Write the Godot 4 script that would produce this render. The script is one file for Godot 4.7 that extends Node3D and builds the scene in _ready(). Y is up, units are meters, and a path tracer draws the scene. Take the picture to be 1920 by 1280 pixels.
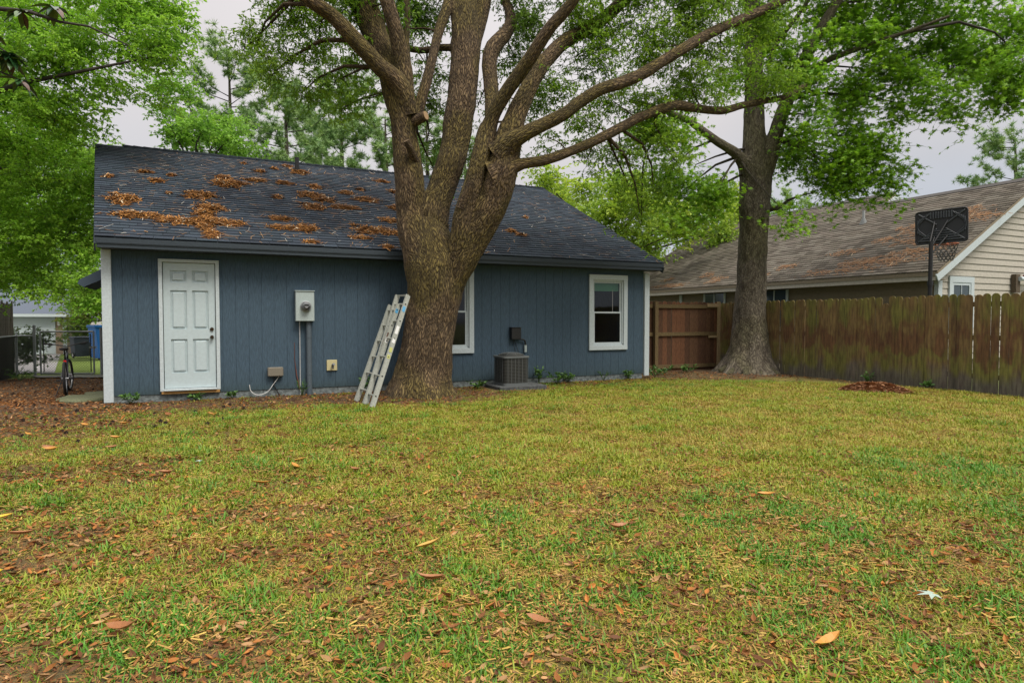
extends Node3D
# A back yard: the blue house's rear wall lies along x at z = 0, the yard is z > 0, y is up, units are metres.

var rng := RandomNumberGenerator.new()
var lump := FastNoiseLite.new()
var names := {}
var M := {}
const CAM := Vector3(1.478, 1.309, 11.614)

const BLOBS := {
	"oak_left": [[2.78, 6.50, -0.16, 0.52], [2.24, 6.13, -0.52, 0.36], [2.03, 6.08, -0.73, 0.21], [2.69, 5.77, -0.20, 0.47], [3.26, 6.22, -0.04, 0.52], [3.46, 5.44, 0.05, 0.43], [2.96, 5.33, -0.29, 0.35], [3.72, 5.90, 0.18, 0.46], [4.03, 5.24, 0.21, 0.29], [3.62, 5.09, -0.09, 0.27], [2.42, 5.61, -0.66, 0.29], [3.12, 6.94, 0.33, 0.60], [3.92, 6.87, -0.06, 0.49], [4.45, 6.67, -0.26, 0.45], [2.64, 6.85, -0.00, 0.37], [2.22, 7.45, 0.02, 0.73], [3.23, 8.01, 0.27, 0.83], [4.16, 7.85, 0.16, 0.77]],
	"oak_middle": [[5.32, 7.14, -0.73, 0.48], [5.44, 6.34, -0.78, 0.43], [5.55, 5.55, -0.73, 0.41], [5.36, 5.78, -0.71, 0.32], [5.46, 4.88, -0.88, 0.33], [5.56, 7.45, -0.62, 0.48], [4.97, 7.35, -0.67, 0.42], [6.86, 6.39, 0.33, 0.47], [7.10, 6.91, 0.67, 0.52], [6.92, 5.42, 0.69, 0.37], [6.96, 7.31, 0.38, 0.42], [5.05, 8.42, -0.53, 0.95], [6.45, 8.92, -0.42, 1.09], [7.10, 8.21, 0.67, 0.83], [6.86, 4.88, 0.22, 0.27], [6.27, 4.62, -0.28, 0.30], [6.36, 5.60, -0.35, 0.27], [5.61, 4.35, -0.81, 0.24]],
	"oak_right": [[7.13, 5.45, 1.45, 0.44], [7.62, 6.06, 1.57, 0.54], [8.11, 6.59, 1.70, 0.60], [8.15, 5.30, 1.82, 0.44], [7.70, 4.83, 1.72, 0.34], [8.74, 5.33, 1.99, 0.45], [8.84, 6.29, 1.93, 0.60], [9.52, 6.77, 2.14, 0.66], [9.58, 5.89, 2.17, 0.56], [10.23, 6.23, 2.37, 0.51], [7.60, 4.18, 1.79, 0.29], [8.23, 4.35, 1.97, 0.39], [8.87, 4.75, 2.06, 0.45], [8.84, 3.33, 1.71, 0.31], [9.07, 3.83, 1.82, 0.37], [7.47, 6.87, 1.62, 0.49], [8.46, 7.26, 1.86, 0.60], [9.83, 7.36, 2.29, 0.61], [10.89, 6.96, 2.57, 0.51], [11.24, 5.94, 2.51, 0.42], [6.95, 4.54, 1.59, 0.23], [11.78, 5.81, 2.55, 0.37], [7.59, 7.85, 1.78, 0.77], [9.20, 8.23, 1.99, 0.91], [10.85, 8.36, 2.32, 0.94], [9.30, 4.29, 2.15, 0.30], [8.54, 3.79, 1.79, 0.28], [9.94, 5.50, 2.34, 0.35]],
	"maple": [[16.92, 9.24, 1.38, 0.64], [18.02, 9.16, 2.39, 0.44], [13.97, 8.82, -0.80, 0.49], [14.75, 9.27, -0.62, 0.59], [15.00, 8.79, 0.51, 0.54], [15.77, 8.72, 0.71, 0.68], [17.21, 8.80, 0.78, 0.73], [18.00, 9.20, 1.15, 0.72], [18.60, 8.85, 1.75, 0.51], [18.40, 8.45, 2.61, 0.44], [18.70, 8.07, 3.18, 0.62], [14.50, 8.38, -0.55, 0.73], [14.26, 7.57, 0.60, 0.45], [14.83, 7.94, 1.12, 0.53], [15.28, 7.74, 1.67, 0.63], [17.53, 8.07, 0.84, 0.57], [17.87, 8.08, 1.57, 0.61], [19.33, 8.28, 1.60, 0.60], [18.50, 7.64, 2.76, 0.50], [13.41, 7.29, -0.51, 0.46], [14.54, 7.40, -0.09, 0.54], [14.23, 6.78, 1.22, 0.43], [15.35, 6.84, 1.24, 0.54], [16.26, 7.24, 1.42, 0.51], [16.78, 7.05, 1.81, 0.52], [18.26, 7.54, 1.91, 0.64], [19.32, 7.62, 1.90, 0.52], [19.82, 7.43, 2.36, 0.48], [14.20, 6.16, 0.85, 0.49], [16.03, 6.66, 0.34, 0.55], [16.47, 6.83, 0.57, 0.53], [16.64, 6.52, 1.48, 0.54], [16.79, 6.36, 2.47, 0.64], [11.67, 6.09, -1.59, 0.68], [11.72, 5.67, -0.55, 0.51], [14.20, 5.50, 0.88, 0.50], [15.66, 5.74, 1.03, 0.68], [12.17, 5.07, -1.53, 0.46], [15.21, 5.53, -0.42, 0.70], [14.86, 4.99, 0.87, 0.51], [16.22, 5.04, 0.91, 0.54], [12.47, 4.53, -1.33, 0.63], [12.67, 4.41, -0.57, 0.62], [15.43, 4.36, 0.90, 0.66], [15.70, 5.19, 1.19, 0.52], [16.01, 5.29, 1.45, 0.47], [15.50, 4.63, 0.99, 0.47], [16.14, 4.59, 1.51, 0.34], [15.20, 5.08, 0.84, 0.47], [17.25, 6.02, 3.58, 0.38], [17.04, 6.61, 3.26, 0.41], [17.27, 6.84, 3.70, 0.40], [13.95, 3.53, 0.70, 0.26], [13.83, 3.91, 0.64, 0.20], [14.10, 3.83, 0.87, 0.18], [16.64, 4.80, 1.63, 0.23], [16.42, 4.16, 1.53, 0.20], [17.14, 6.08, 3.53, 0.35], [17.45, 6.42, 3.68, 0.38], [12.20, 3.64, -0.46, 0.26], [11.49, 3.49, -0.58, 0.28], [12.68, 4.37, -0.35, 0.32], [14.16, 10.41, -0.09, 1.21], [15.50, 10.25, 1.09, 1.44], [16.73, 9.84, 2.23, 1.39], [12.97, 10.15, -0.65, 1.08]],
	"left_tree": [[-4.42, 9.34, -8.52, 0.81], [-2.57, 7.69, -4.25, 0.53], [-2.73, 9.61, -8.19, 0.56], [-0.65, 7.81, -3.27, 0.47], [-0.48, 9.19, -6.52, 0.56], [-2.91, 7.36, -4.29, 0.63], [-3.64, 9.21, -8.98, 0.82], [-2.29, 7.98, -6.38, 0.68], [-1.69, 8.27, -6.76, 0.79], [-0.38, 7.97, -4.68, 0.50], [0.05, 7.97, -4.22, 0.61], [0.70, 7.75, -4.07, 0.54], [-3.65, 7.12, -6.03, 0.58], [-3.83, 8.47, -9.03, 0.55], [-1.92, 6.46, -3.89, 0.61], [-1.40, 6.56, -3.61, 0.42], [-0.96, 6.70, -4.23, 0.63], [-0.01, 6.94, -4.44, 0.55], [0.61, 6.63, -3.10, 0.62], [-2.93, 5.85, -4.46, 0.65], [-3.27, 6.94, -7.16, 0.76], [-2.31, 6.55, -6.41, 0.57], [-1.16, 6.21, -3.80, 0.46], [-0.39, 5.97, -3.81, 0.44], [-4.01, 5.75, -6.82, 0.59], [-2.91, 5.19, -4.43, 0.54], [-2.67, 6.46, -7.41, 0.80], [-1.41, 5.33, -4.05, 0.53], [-1.07, 5.54, -4.72, 0.57], [-3.73, 5.10, -6.79, 0.56], [-2.87, 5.28, -5.93, 0.73], [-2.01, 5.18, -6.07, 0.57], [-1.88, 5.67, -7.26, 0.78], [-3.86, 4.76, -8.14, 0.72], [-2.89, 4.41, -7.15, 0.67], [-1.83, 4.27, -4.88, 0.62], [-1.21, 4.47, -6.35, 0.73], [-4.41, 3.84, -8.84, 0.74], [-2.83, 3.56, -6.54, 0.63], [-2.88, 3.88, -8.42, 0.69], [-1.58, 3.82, -6.89, 0.56], [-3.40, 2.72, -4.64, 0.45], [-3.07, 2.84, -5.33, 0.62], [-2.56, 3.26, -6.20, 0.54], [-1.91, 3.13, -5.21, 0.50], [-1.23, 3.26, -5.55, 0.58], [-3.72, 2.29, -5.90, 0.56], [-3.08, 2.11, -6.02, 0.47], [-2.28, 2.53, -6.40, 0.58], [-1.06, 1.90, -4.52, 0.25], [-1.84, 1.76, -4.66, 0.20], [0.88, 7.79, -3.60, 0.34], [0.86, 7.11, -3.72, 0.27], [0.51, 6.19, -4.33, 0.26], [-1.36, 1.81, -4.32, 0.17]],
	"left_back": [[-7.01, 8.18, -21.92, 0.91], [-6.20, 8.30, -22.44, 0.98], [-5.20, 8.53, -23.51, 0.68], [-3.30, 7.76, -18.93, 0.62], [-2.69, 7.47, -18.80, 0.79], [-7.36, 7.14, -22.63, 0.64], [-6.84, 7.37, -22.98, 0.79], [-5.41, 6.91, -21.29, 0.72], [-3.93, 6.67, -19.67, 0.79], [-3.46, 6.94, -21.59, 0.74], [-6.50, 6.23, -21.65, 0.88], [-5.57, 5.72, -19.54, 0.80], [-5.04, 6.25, -22.99, 0.77], [-3.78, 6.03, -21.08, 0.79], [-6.86, 5.00, -22.84, 1.00], [-5.07, 5.14, -20.84, 0.85], [-4.36, 4.90, -19.53, 0.62], [-3.34, 4.68, -18.88, 0.67], [-6.49, 3.67, -20.16, 0.73], [-6.25, 3.94, -23.31, 0.98], [-4.90, 4.08, -20.63, 0.92], [-3.35, 4.17, -19.09, 0.67], [-3.08, 4.13, -20.79, 0.72], [-7.08, 3.17, -24.29, 0.93], [-5.61, 3.06, -22.37, 0.65], [-4.48, 3.00, -22.72, 0.96], [-3.16, 3.06, -18.68, 0.80], [-2.81, 2.14, -18.17, 0.87]],
	"garage_tree": [[-4.64, 2.95, -30.88, 0.70], [-5.01, 2.24, -29.14, 0.60], [-4.32, 1.92, -30.41, 0.57], [-4.91, 1.29, -30.67, 0.75]],
	"bright_mid": [[-0.21, 10.02, -20.10, 0.56], [0.42, 10.04, -21.36, 0.81], [1.22, 9.55, -18.82, 0.61], [2.17, 9.95, -19.78, 0.57], [0.22, 9.48, -20.51, 0.70], [0.55, 9.87, -22.69, 0.62], [1.72, 9.67, -20.69, 0.85], [2.31, 9.16, -18.22, 0.69], [2.13, 8.87, -20.63, 0.88], [3.80, 8.56, -19.36, 0.39], [-0.59, 12.02, -22.54, 0.76], [0.28, 12.51, -23.24, 0.78]],
	"bright_right": [[16.08, 7.04, -14.55, 1.01], [14.24, 6.30, -8.93, 0.56], [16.44, 6.60, -10.29, 0.87], [17.23, 6.54, -10.38, 0.59], [17.20, 6.05, -8.54, 0.61], [16.22, 6.31, -13.11, 0.65], [17.49, 6.03, -13.66, 0.80], [16.29, 5.71, -9.76, 0.75], [17.68, 5.97, -10.30, 0.63], [20.07, 5.86, -11.30, 0.79], [17.72, 5.33, -7.29, 0.74], [18.83, 5.47, -7.26, 0.67], [23.31, 6.23, -10.39, 0.88], [16.33, 4.87, -10.58, 0.71], [17.58, 4.90, -10.57, 0.64], [18.12, 4.59, -9.82, 0.58], [17.34, 4.55, -7.77, 0.55], [22.09, 5.35, -11.78, 0.83], [21.15, 4.97, -8.96, 0.74], [19.32, 4.21, -12.01, 0.80], [14.23, 7.17, -12.22, 0.64], [18.30, 7.15, -11.41, 0.59], [20.87, 6.38, -9.09, 0.64]],
}
const LIMBS := {
	"trunk": [[4.77, -0.19, 0.89, 0.654], [4.79, 0.04, 0.85, 0.554], [4.84, 0.36, 0.82, 0.481], [4.91, 0.84, 0.85, 0.434], [4.98, 1.31, 0.83, 0.436], [5.04, 1.78, 0.85, 0.464], [5.05, 2.26, 0.81, 0.495], [4.98, 2.73, 0.77, 0.399], [4.91, 3.10, 0.74, 0.209]],
	"A": [[4.97, 1.88, 0.82, 0.265], [4.88, 2.35, 0.78, 0.341], [4.73, 2.82, 0.71, 0.294], [4.67, 3.26, 0.68, 0.251], [4.64, 3.69, 0.72, 0.255], [4.60, 4.11, 0.70, 0.240], [4.55, 4.57, 0.68, 0.217], [4.51, 4.94, 0.66, 0.217], [4.43, 5.40, 0.62, 0.212]],
	"A1": [[4.48, 5.13, 0.64, 0.217], [4.34, 5.72, 0.47, 0.209], [4.20, 6.36, 0.18, 0.223], [4.09, 6.78, 0.02, 0.234], [3.98, 7.31, -0.26, 0.248], [3.87, 7.85, -0.53, 0.232], [3.82, 9.07, -0.99, 0.209], [3.56, 10.90, -1.78, 0.164]],
	"A2": [[4.53, 5.03, 0.67, 0.207], [4.54, 5.47, 0.73, 0.169], [4.49, 5.82, 0.76, 0.149], [4.38, 6.23, 0.82, 0.130], [4.24, 6.63, 0.86, 0.119], [4.09, 7.10, 0.90, 0.118], [3.87, 7.85, 1.02, 0.107], [3.74, 8.91, 1.29, 0.078]],
	"L": [[4.62, 4.86, 0.82, 0.140], [4.49, 5.22, 0.87, 0.157], [4.29, 5.44, 0.89, 0.156], [4.08, 5.56, 0.90, 0.145], [3.88, 5.73, 0.92, 0.140], [3.67, 5.91, 0.93, 0.134], [3.49, 6.07, 0.95, 0.124], [3.27, 6.24, 0.96, 0.118], [3.03, 6.30, 1.06, 0.116], [2.77, 6.47, 1.06, 0.111], [2.45, 6.81, 1.23, 0.099], [2.06, 7.26, 1.49, 0.079]],
	"thinA": [[4.75, 4.85, 0.72, 0.114], [4.85, 5.16, 0.71, 0.095], [4.98, 5.57, 0.66, 0.091], [5.15, 6.12, 0.52, 0.083], [5.30, 6.59, 0.37, 0.089], [5.49, 7.07, 0.24, 0.101], [5.64, 7.56, 0.09, 0.092], [5.83, 8.78, -0.27, 0.080]],
	"thinB": [[4.70, 5.79, 0.42, 0.068], [4.74, 6.35, 0.21, 0.059], [4.81, 6.92, 0.03, 0.060], [4.88, 7.56, -0.27, 0.062], [5.03, 8.78, -0.64, 0.053]],
	"B": [[5.00, 2.26, 0.78, 0.314], [5.02, 2.83, 0.73, 0.287], [5.10, 3.29, 0.72, 0.259], [5.27, 3.76, 0.69, 0.252], [5.39, 4.13, 0.74, 0.247], [5.48, 4.40, 0.68, 0.254], [5.60, 5.01, 0.62, 0.266], [5.71, 5.62, 0.56, 0.268], [5.78, 6.14, 0.48, 0.255], [5.80, 6.67, 0.39, 0.237], [5.85, 7.26, 0.19, 0.236], [5.90, 8.02, -0.12, 0.242], [5.97, 9.44, -0.64, 0.230], [6.13, 11.34, -1.23, 0.172]],
	"B2": [[5.79, 6.05, 0.49, 0.170], [6.01, 6.62, 0.37, 0.153], [6.21, 7.21, 0.24, 0.145], [6.37, 7.81, 0.10, 0.142], [6.69, 9.34, -0.30, 0.131], [6.90, 11.09, -0.64, 0.090]],
	"C": [[5.27, 1.83, 0.91, 0.219], [5.40, 2.25, 1.08, 0.283], [5.61, 2.71, 1.23, 0.282], [5.82, 3.20, 1.39, 0.299], [5.94, 3.52, 1.50, 0.298], [6.01, 3.88, 1.59, 0.278], [6.09, 4.20, 1.62, 0.231], [6.16, 4.56, 1.66, 0.185]],
	"C1": [[5.28, 2.33, 1.19, 0.140], [5.33, 2.73, 1.33, 0.157], [5.39, 3.17, 1.41, 0.165], [5.52, 3.58, 1.47, 0.165], [5.61, 3.94, 1.51, 0.156], [5.70, 4.23, 1.50, 0.152], [5.83, 4.63, 1.40, 0.145]],
	"E": [[5.72, 4.15, 1.45, 0.157], [5.83, 4.65, 1.50, 0.130], [5.91, 4.93, 1.65, 0.119], [6.05, 5.21, 1.83, 0.118], [6.18, 5.44, 2.00, 0.117], [6.28, 5.63, 2.16, 0.112], [6.37, 5.83, 2.31, 0.106], [6.50, 6.06, 2.49, 0.096], [6.65, 6.25, 2.66, 0.095], [6.79, 6.49, 2.84, 0.086], [7.02, 6.92, 3.17, 0.076], [7.21, 7.53, 3.59, 0.053]],
	"Dd": [[5.78, 4.36, 1.37, 0.121], [5.97, 4.79, 1.24, 0.124], [6.07, 5.23, 1.06, 0.131], [6.12, 5.68, 0.86, 0.133], [6.14, 6.06, 0.76, 0.139], [6.25, 6.36, 0.71, 0.150], [6.51, 6.66, 0.61, 0.132], [6.70, 6.96, 0.48, 0.114], [6.73, 7.26, 0.38, 0.094], [6.72, 7.66, 0.15, 0.085], [6.84, 8.60, -0.23, 0.071]],
	"F": [[6.09, 4.33, 1.63, 0.204], [6.25, 4.80, 1.65, 0.177], [6.44, 5.20, 1.63, 0.155], [6.66, 5.60, 1.62, 0.142], [6.95, 5.99, 1.59, 0.134], [7.30, 6.33, 1.54, 0.127], [7.71, 6.60, 1.51, 0.119], [8.13, 6.91, 1.49, 0.116], [8.51, 7.26, 1.45, 0.113], [9.01, 7.76, 1.35, 0.110], [9.84, 8.81, 1.19, 0.098], [10.86, 10.40, 1.11, 0.074]],
	"G": [[5.93, 4.13, 1.66, 0.202], [6.05, 4.30, 1.83, 0.164], [6.27, 4.44, 1.99, 0.127], [6.60, 4.62, 2.09, 0.114], [6.90, 4.79, 2.23, 0.105], [7.17, 5.01, 2.30, 0.100], [7.49, 5.22, 2.40, 0.101], [7.83, 5.36, 2.45, 0.102], [8.20, 5.53, 2.51, 0.103], [8.57, 5.77, 2.58, 0.099], [8.99, 6.05, 2.67, 0.095], [9.48, 6.36, 2.67, 0.092], [9.97, 6.64, 2.69, 0.089], [10.53, 6.92, 2.73, 0.085], [11.15, 7.25, 2.80, 0.076], [11.96, 7.76, 2.85, 0.068], [13.06, 8.59, 2.93, 0.048]],
	"H": [[5.87, 3.78, 1.58, 0.258], [6.05, 3.89, 1.72, 0.156], [6.30, 3.97, 1.84, 0.092], [6.63, 4.03, 1.99, 0.087], [7.04, 4.19, 2.08, 0.083], [7.47, 4.39, 2.17, 0.084], [8.02, 4.69, 2.21, 0.086], [8.36, 4.89, 2.26, 0.086], [8.71, 5.05, 2.31, 0.087], [9.01, 5.17, 2.34, 0.093], [9.26, 5.22, 2.35, 0.089], [9.74, 5.22, 2.36, 0.075], [10.24, 5.26, 2.37, 0.071], [10.71, 5.42, 2.37, 0.067], [11.23, 5.57, 2.40, 0.063], [11.77, 5.72, 2.43, 0.053], [12.32, 6.02, 2.47, 0.043]],
	"K": [[5.58, 6.34, 0.39, 0.070], [5.45, 6.47, -0.00, 0.062], [5.29, 6.51, -0.30, 0.063], [5.08, 6.61, -0.62, 0.058], [4.86, 6.85, -1.06, 0.043]],
	"trunk2": [[13.78, -0.24, -0.27, 1.145], [13.77, -0.01, -0.28, 0.848], [13.76, 0.30, -0.28, 0.620], [13.76, 0.63, -0.28, 0.498], [13.75, 1.31, -0.28, 0.404], [13.76, 2.11, -0.28, 0.357], [13.78, 2.92, -0.27, 0.343], [13.80, 3.72, -0.26, 0.350], [13.82, 4.52, -0.25, 0.377], [13.83, 5.05, -0.25, 0.364], [13.80, 5.57, -0.26, 0.290], [13.78, 6.23, -0.27, 0.249], [13.77, 6.89, -0.27, 0.222], [13.75, 7.68, -0.28, 0.209], [13.73, 8.46, -0.29, 0.189], [13.70, 9.25, -0.31, 0.175], [13.66, 10.54, -0.33, 0.148], [13.54, 12.47, -0.38, 0.101]],
	"M": [[13.89, 4.78, -0.22, 0.269], [14.03, 5.29, -0.04, 0.214], [14.12, 5.77, 0.06, 0.187], [14.22, 6.30, 0.16, 0.166], [14.32, 6.79, 0.32, 0.152], [14.43, 7.33, 0.48, 0.144], [14.61, 7.86, 0.67, 0.130], [14.80, 8.38, 0.88, 0.117], [14.97, 8.84, 1.07, 0.109], [15.23, 9.59, 1.30, 0.083]],
	"N": [[13.67, 5.05, -0.32, 0.202], [13.37, 5.38, -0.36, 0.134], [13.05, 5.55, -0.39, 0.113], [12.68, 5.73, -0.46, 0.099], [12.31, 5.94, -0.52, 0.092], [11.95, 6.13, -0.58, 0.078], [11.56, 6.25, -0.66, 0.065], [11.06, 6.40, -0.78, 0.052], [10.48, 6.49, -0.94, 0.032]],
	"O": [[14.08, 7.55, -0.13, 0.054], [14.17, 8.09, 0.02, 0.054], [14.38, 8.50, 0.23, 0.053], [14.64, 8.97, 0.47, 0.046], [14.90, 9.55, 0.70, 0.039]],
	"P": [[14.47, 7.14, 0.50, 0.079], [14.67, 7.40, 0.93, 0.071], [14.97, 7.55, 1.40, 0.063], [15.25, 7.64, 1.86, 0.056], [15.51, 7.70, 2.43, 0.042], [15.95, 7.86, 3.08, 0.029]],
	"stub": [[14.14, 4.09, -0.10, 0.074], [14.18, 4.09, 0.14, 0.060], [14.20, 4.13, 0.20, 0.053]],
	"hang": [[9.19, 5.18, 1.99, 0.020], [9.00, 4.71, 1.90, 0.020], [8.91, 4.34, 1.74, 0.018], [8.94, 3.86, 1.64, 0.015], [8.99, 3.16, 1.56, 0.010]],
}


class MB:
	var v := PackedVector3Array()
	var n := PackedVector3Array()
	var uv := PackedVector2Array()
	var c := PackedColorArray()
	var idx := PackedInt32Array()
	var col := Color(1, 1, 1)

	func put(p: Vector3, nn: Vector3, u := Vector2.ZERO) -> int:
		v.append(p)
		n.append(nn)
		uv.append(u)
		c.append(col)
		return v.size() - 1

	func tri(a: Vector3, b: Vector3, d: Vector3) -> void:  # counter-clockwise seen from outside
		var nn := (b - a).cross(d - a).normalized()
		var i := put(a, nn)
		put(b, nn)
		put(d, nn)
		idx.append_array([i, i + 2, i + 1])

	func quad(a: Vector3, b: Vector3, d: Vector3, e: Vector3, ua := Vector2.ZERO, ub := Vector2.ZERO, ud := Vector2.ZERO, ue := Vector2.ZERO) -> void:
		var nn := (d - a).cross(e - b).normalized()
		var i := put(a, nn, ua)
		put(b, nn, ub)
		put(d, nn, ud)
		put(e, nn, ue)
		idx.append_array([i, i + 2, i + 1, i, i + 3, i + 2])

	func box(o: Vector3, s: Vector3, b := Basis()) -> void:
		var x := b.x * s.x / 2
		var y := b.y * s.y / 2
		var z := b.z * s.z / 2
		quad(o - x - y + z, o + x - y + z, o + x + y + z, o - x + y + z)
		quad(o + x - y - z, o - x - y - z, o - x + y - z, o + x + y - z)
		quad(o + x - y + z, o + x - y - z, o + x + y - z, o + x + y + z)
		quad(o - x - y - z, o - x - y + z, o - x + y + z, o - x + y - z)
		quad(o - x + y + z, o + x + y + z, o + x + y - z, o - x + y - z)
		quad(o - x - y - z, o + x - y - z, o + x - y + z, o - x - y + z)

	func span(a: Vector3, b: Vector3) -> void:  # a box from corner to corner
		box((a + b) / 2, (b - a).abs())

	func cham(o: Vector3, s: Vector3, k: float, b := Basis()) -> void:  # a box with chamfered edges
		var h := s / 2
		var g := h - Vector3(k, k, k)
		for ax in 3:
			for sg in [-1.0, 1.0]:
				var u := (ax + 1) % 3
				var w := (ax + 2) % 3
				var p := []
				for q in [[-1, -1], [1, -1], [1, 1], [-1, 1]]:
					var t := Vector3()
					t[ax] = sg * h[ax]
					t[u] = q[0] * g[u] * sg
					t[w] = q[1] * g[w]
					p.append(o + b * t)
				quad(p[0], p[1], p[2], p[3])
				for sg2 in [-1.0, 1.0]:
					var a1 := Vector3()
					a1[ax] = sg * h[ax]
					a1[u] = sg2 * g[u]
					a1[w] = g[w]
					var a2 := a1
					a2[w] = -g[w]
					var b1 := a1
					b1[ax] = sg * g[ax]
					b1[u] = sg2 * h[u]
					var b2 := b1
					b2[w] = -g[w]
					if sg * sg2 > 0:
						quad(o + b * a1, o + b * a2, o + b * b2, o + b * b1)
					else:
						quad(o + b * a2, o + b * a1, o + b * b1, o + b * b2)
		for sx in [-1.0, 1.0]:
			for sy in [-1.0, 1.0]:
				for sz in [-1.0, 1.0]:
					var px := o + b * Vector3(sx * h.x, sy * g.y, sz * g.z)
					var py := o + b * Vector3(sx * g.x, sy * h.y, sz * g.z)
					var pz := o + b * Vector3(sx * g.x, sy * g.y, sz * h.z)
					if sx * sy * sz > 0:
						tri(px, py, pz)
					else:
						tri(px, pz, py)

	func tube(pts: Array, radii: Array, sides := 8, cap := true, us := 1.0, vs := 1.0) -> void:
		var nrm := Vector3.UP
		var along := 0.0
		var first := v.size()
		for i in pts.size():
			var t: Vector3 = (pts[mini(i + 1, pts.size() - 1)] - pts[maxi(i - 1, 0)]).normalized()
			if i == 0:
				nrm = t.cross(Vector3(0.31, 0.2, 0.93)).normalized() if absf(t.dot(Vector3(0.31, 0.2, 0.93))) < 0.95 else t.cross(Vector3.RIGHT).normalized()
			else:
				nrm = (nrm - t * nrm.dot(t)).normalized()
				along += pts[i].distance_to(pts[i - 1])
			var bin := t.cross(nrm)
			for k in sides + 1:
				var a := TAU * k / sides
				var d := nrm * cos(a) + bin * sin(a)
				put(pts[i] + d * radii[i], d, Vector2(float(k) / sides * us, along * vs))
		for i in pts.size() - 1:
			for k in sides:
				var p := first + i * (sides + 1) + k
				var q := p + sides + 1
				idx.append_array([p, q, p + 1, p + 1, q, q + 1])
		if cap:
			for e in [0, pts.size() - 1]:
				var t: Vector3 = pts[1] - pts[0] if e == 0 else pts[e] - pts[e - 1]
				t = t.normalized() * (-1.0 if e == 0 else 1.0)
				var m := put(pts[e], t)
				var ring: int = first + e * (sides + 1)
				var start := v.size()
				for k in sides:
					put(v[ring + k], t)
				for k in sides:
					if e == 0:
						idx.append_array([m, start + k, start + (k + 1) % sides])
					else:
						idx.append_array([m, start + (k + 1) % sides, start + k])

	func rod(a: Vector3, b: Vector3, r: float, sides := 6) -> void:
		tube([a, b], [r, r], sides)

	func ring(o: Vector3, ax: Vector3, big: float, small: float, seg := 24, sides := 6) -> void:
		var u := ax.cross(Vector3(0.3, 0.8, 0.5)).normalized()
		var w := ax.normalized().cross(u)
		var first := v.size()
		for i in seg + 1:
			var d := u * cos(TAU * i / seg) + w * sin(TAU * i / seg)
			for k in sides + 1:
				var nn := d * cos(TAU * k / sides) + ax.normalized() * sin(TAU * k / sides)
				put(o + d * big + nn * small, nn)
		for i in seg:
			for k in sides:
				var p := first + i * (sides + 1) + k
				var q := p + sides + 1
				idx.append_array([p, p + 1, q, p + 1, q + 1, q])

	func prism(poly: PackedVector2Array, depth: float, xf := Transform3D()) -> void:  # outline in xy, from z 0 to depth
		if Geometry2D.is_polygon_clockwise(poly) == false:
			pass
		else:
			poly = poly.duplicate()
			poly.reverse()
		# Geometry2D calls a y-up counter-clockwise outline not clockwise
		var area := 0.0
		for i in poly.size():
			area += poly[i].cross(poly[(i + 1) % poly.size()])
		if area < 0:
			poly.reverse()
		var t := Geometry2D.triangulate_polygon(poly)
		for i in range(0, t.size(), 3):
			var a := poly[t[i]]
			var b := poly[t[i + 1]]
			var d := poly[t[i + 2]]
			if (b - a).cross(d - a) < 0:
				var s := b
				b = d
				d = s
			tri(xf * Vector3(a.x, a.y, depth), xf * Vector3(b.x, b.y, depth), xf * Vector3(d.x, d.y, depth))
			tri(xf * Vector3(a.x, a.y, 0), xf * Vector3(d.x, d.y, 0), xf * Vector3(b.x, b.y, 0))
		for i in poly.size():
			var a := poly[i]
			var b := poly[(i + 1) % poly.size()]
			quad(xf * Vector3(a.x, a.y, 0), xf * Vector3(b.x, b.y, 0), xf * Vector3(b.x, b.y, depth), xf * Vector3(a.x, a.y, depth))

	func add(o: MB, xf: Transform3D) -> void:
		var first := v.size()
		for i in o.v.size():
			v.append(xf * o.v[i])
			n.append((xf.basis * o.n[i]).normalized())
			uv.append(o.uv[i])
			c.append(o.c[i] * col)
		for i in o.idx:
			idx.append(first + i)

	func done() -> ArrayMesh:
		var a := []
		a.resize(Mesh.ARRAY_MAX)
		a[Mesh.ARRAY_VERTEX] = v
		a[Mesh.ARRAY_NORMAL] = n
		a[Mesh.ARRAY_TEX_UV] = uv
		a[Mesh.ARRAY_COLOR] = c
		a[Mesh.ARRAY_INDEX] = idx
		var m := ArrayMesh.new()
		m.add_surface_from_arrays(Mesh.PRIMITIVE_TRIANGLES, a)
		return m


# ---------- naming ----------
func numbered(p: Node, nm: String) -> String:
	var k := str(p.get_instance_id()) + nm
	var i: int = names.get(k, 0)
	names[k] = i + 1
	return nm if i == 0 else "%s_%03d" % [nm, i]


func tag(o: Node, label: String, category: String, group := "", kind := "") -> void:
	if label:
		o.set_meta("label", label)
	if category:
		o.set_meta("category", category)
	if group:
		o.set_meta("group", group)
	if kind:
		o.set_meta("kind", kind)


func thing(nm: String, label: String, category: String, at := Vector3.ZERO, turn := 0.0, group := "") -> Node3D:
	var o := Node3D.new()
	o.name = numbered(self, nm)
	add_child(o, true)
	o.position = at
	o.rotation.y = turn
	tag(o, label, category, group)
	return o


func part(p: Node, nm: String, what: Variant, mat: Material, kind := "", label := "") -> MeshInstance3D:
	var o := MeshInstance3D.new()
	o.name = numbered(p, nm)
	o.mesh = what.done() if what is MB else what
	o.material_override = mat
	p.add_child(o, true)
	if kind:
		o.set_meta("kind", kind)
	if label:
		o.set_meta("label", label)
	return o


func node(p: Node, nm: String) -> Node3D:
	var o := Node3D.new()
	o.name = numbered(p, nm)
	p.add_child(o, true)
	return o


# things of one label that differ only by place are counted off along the thing they lie on
var alike := {}


func told_apart(o: Node, along: float, from: String) -> void:
	var k: String = o.get_meta("label")
	if not alike.has(k):
		alike[k] = []
	alike[k].append([along, o, from])


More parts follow.
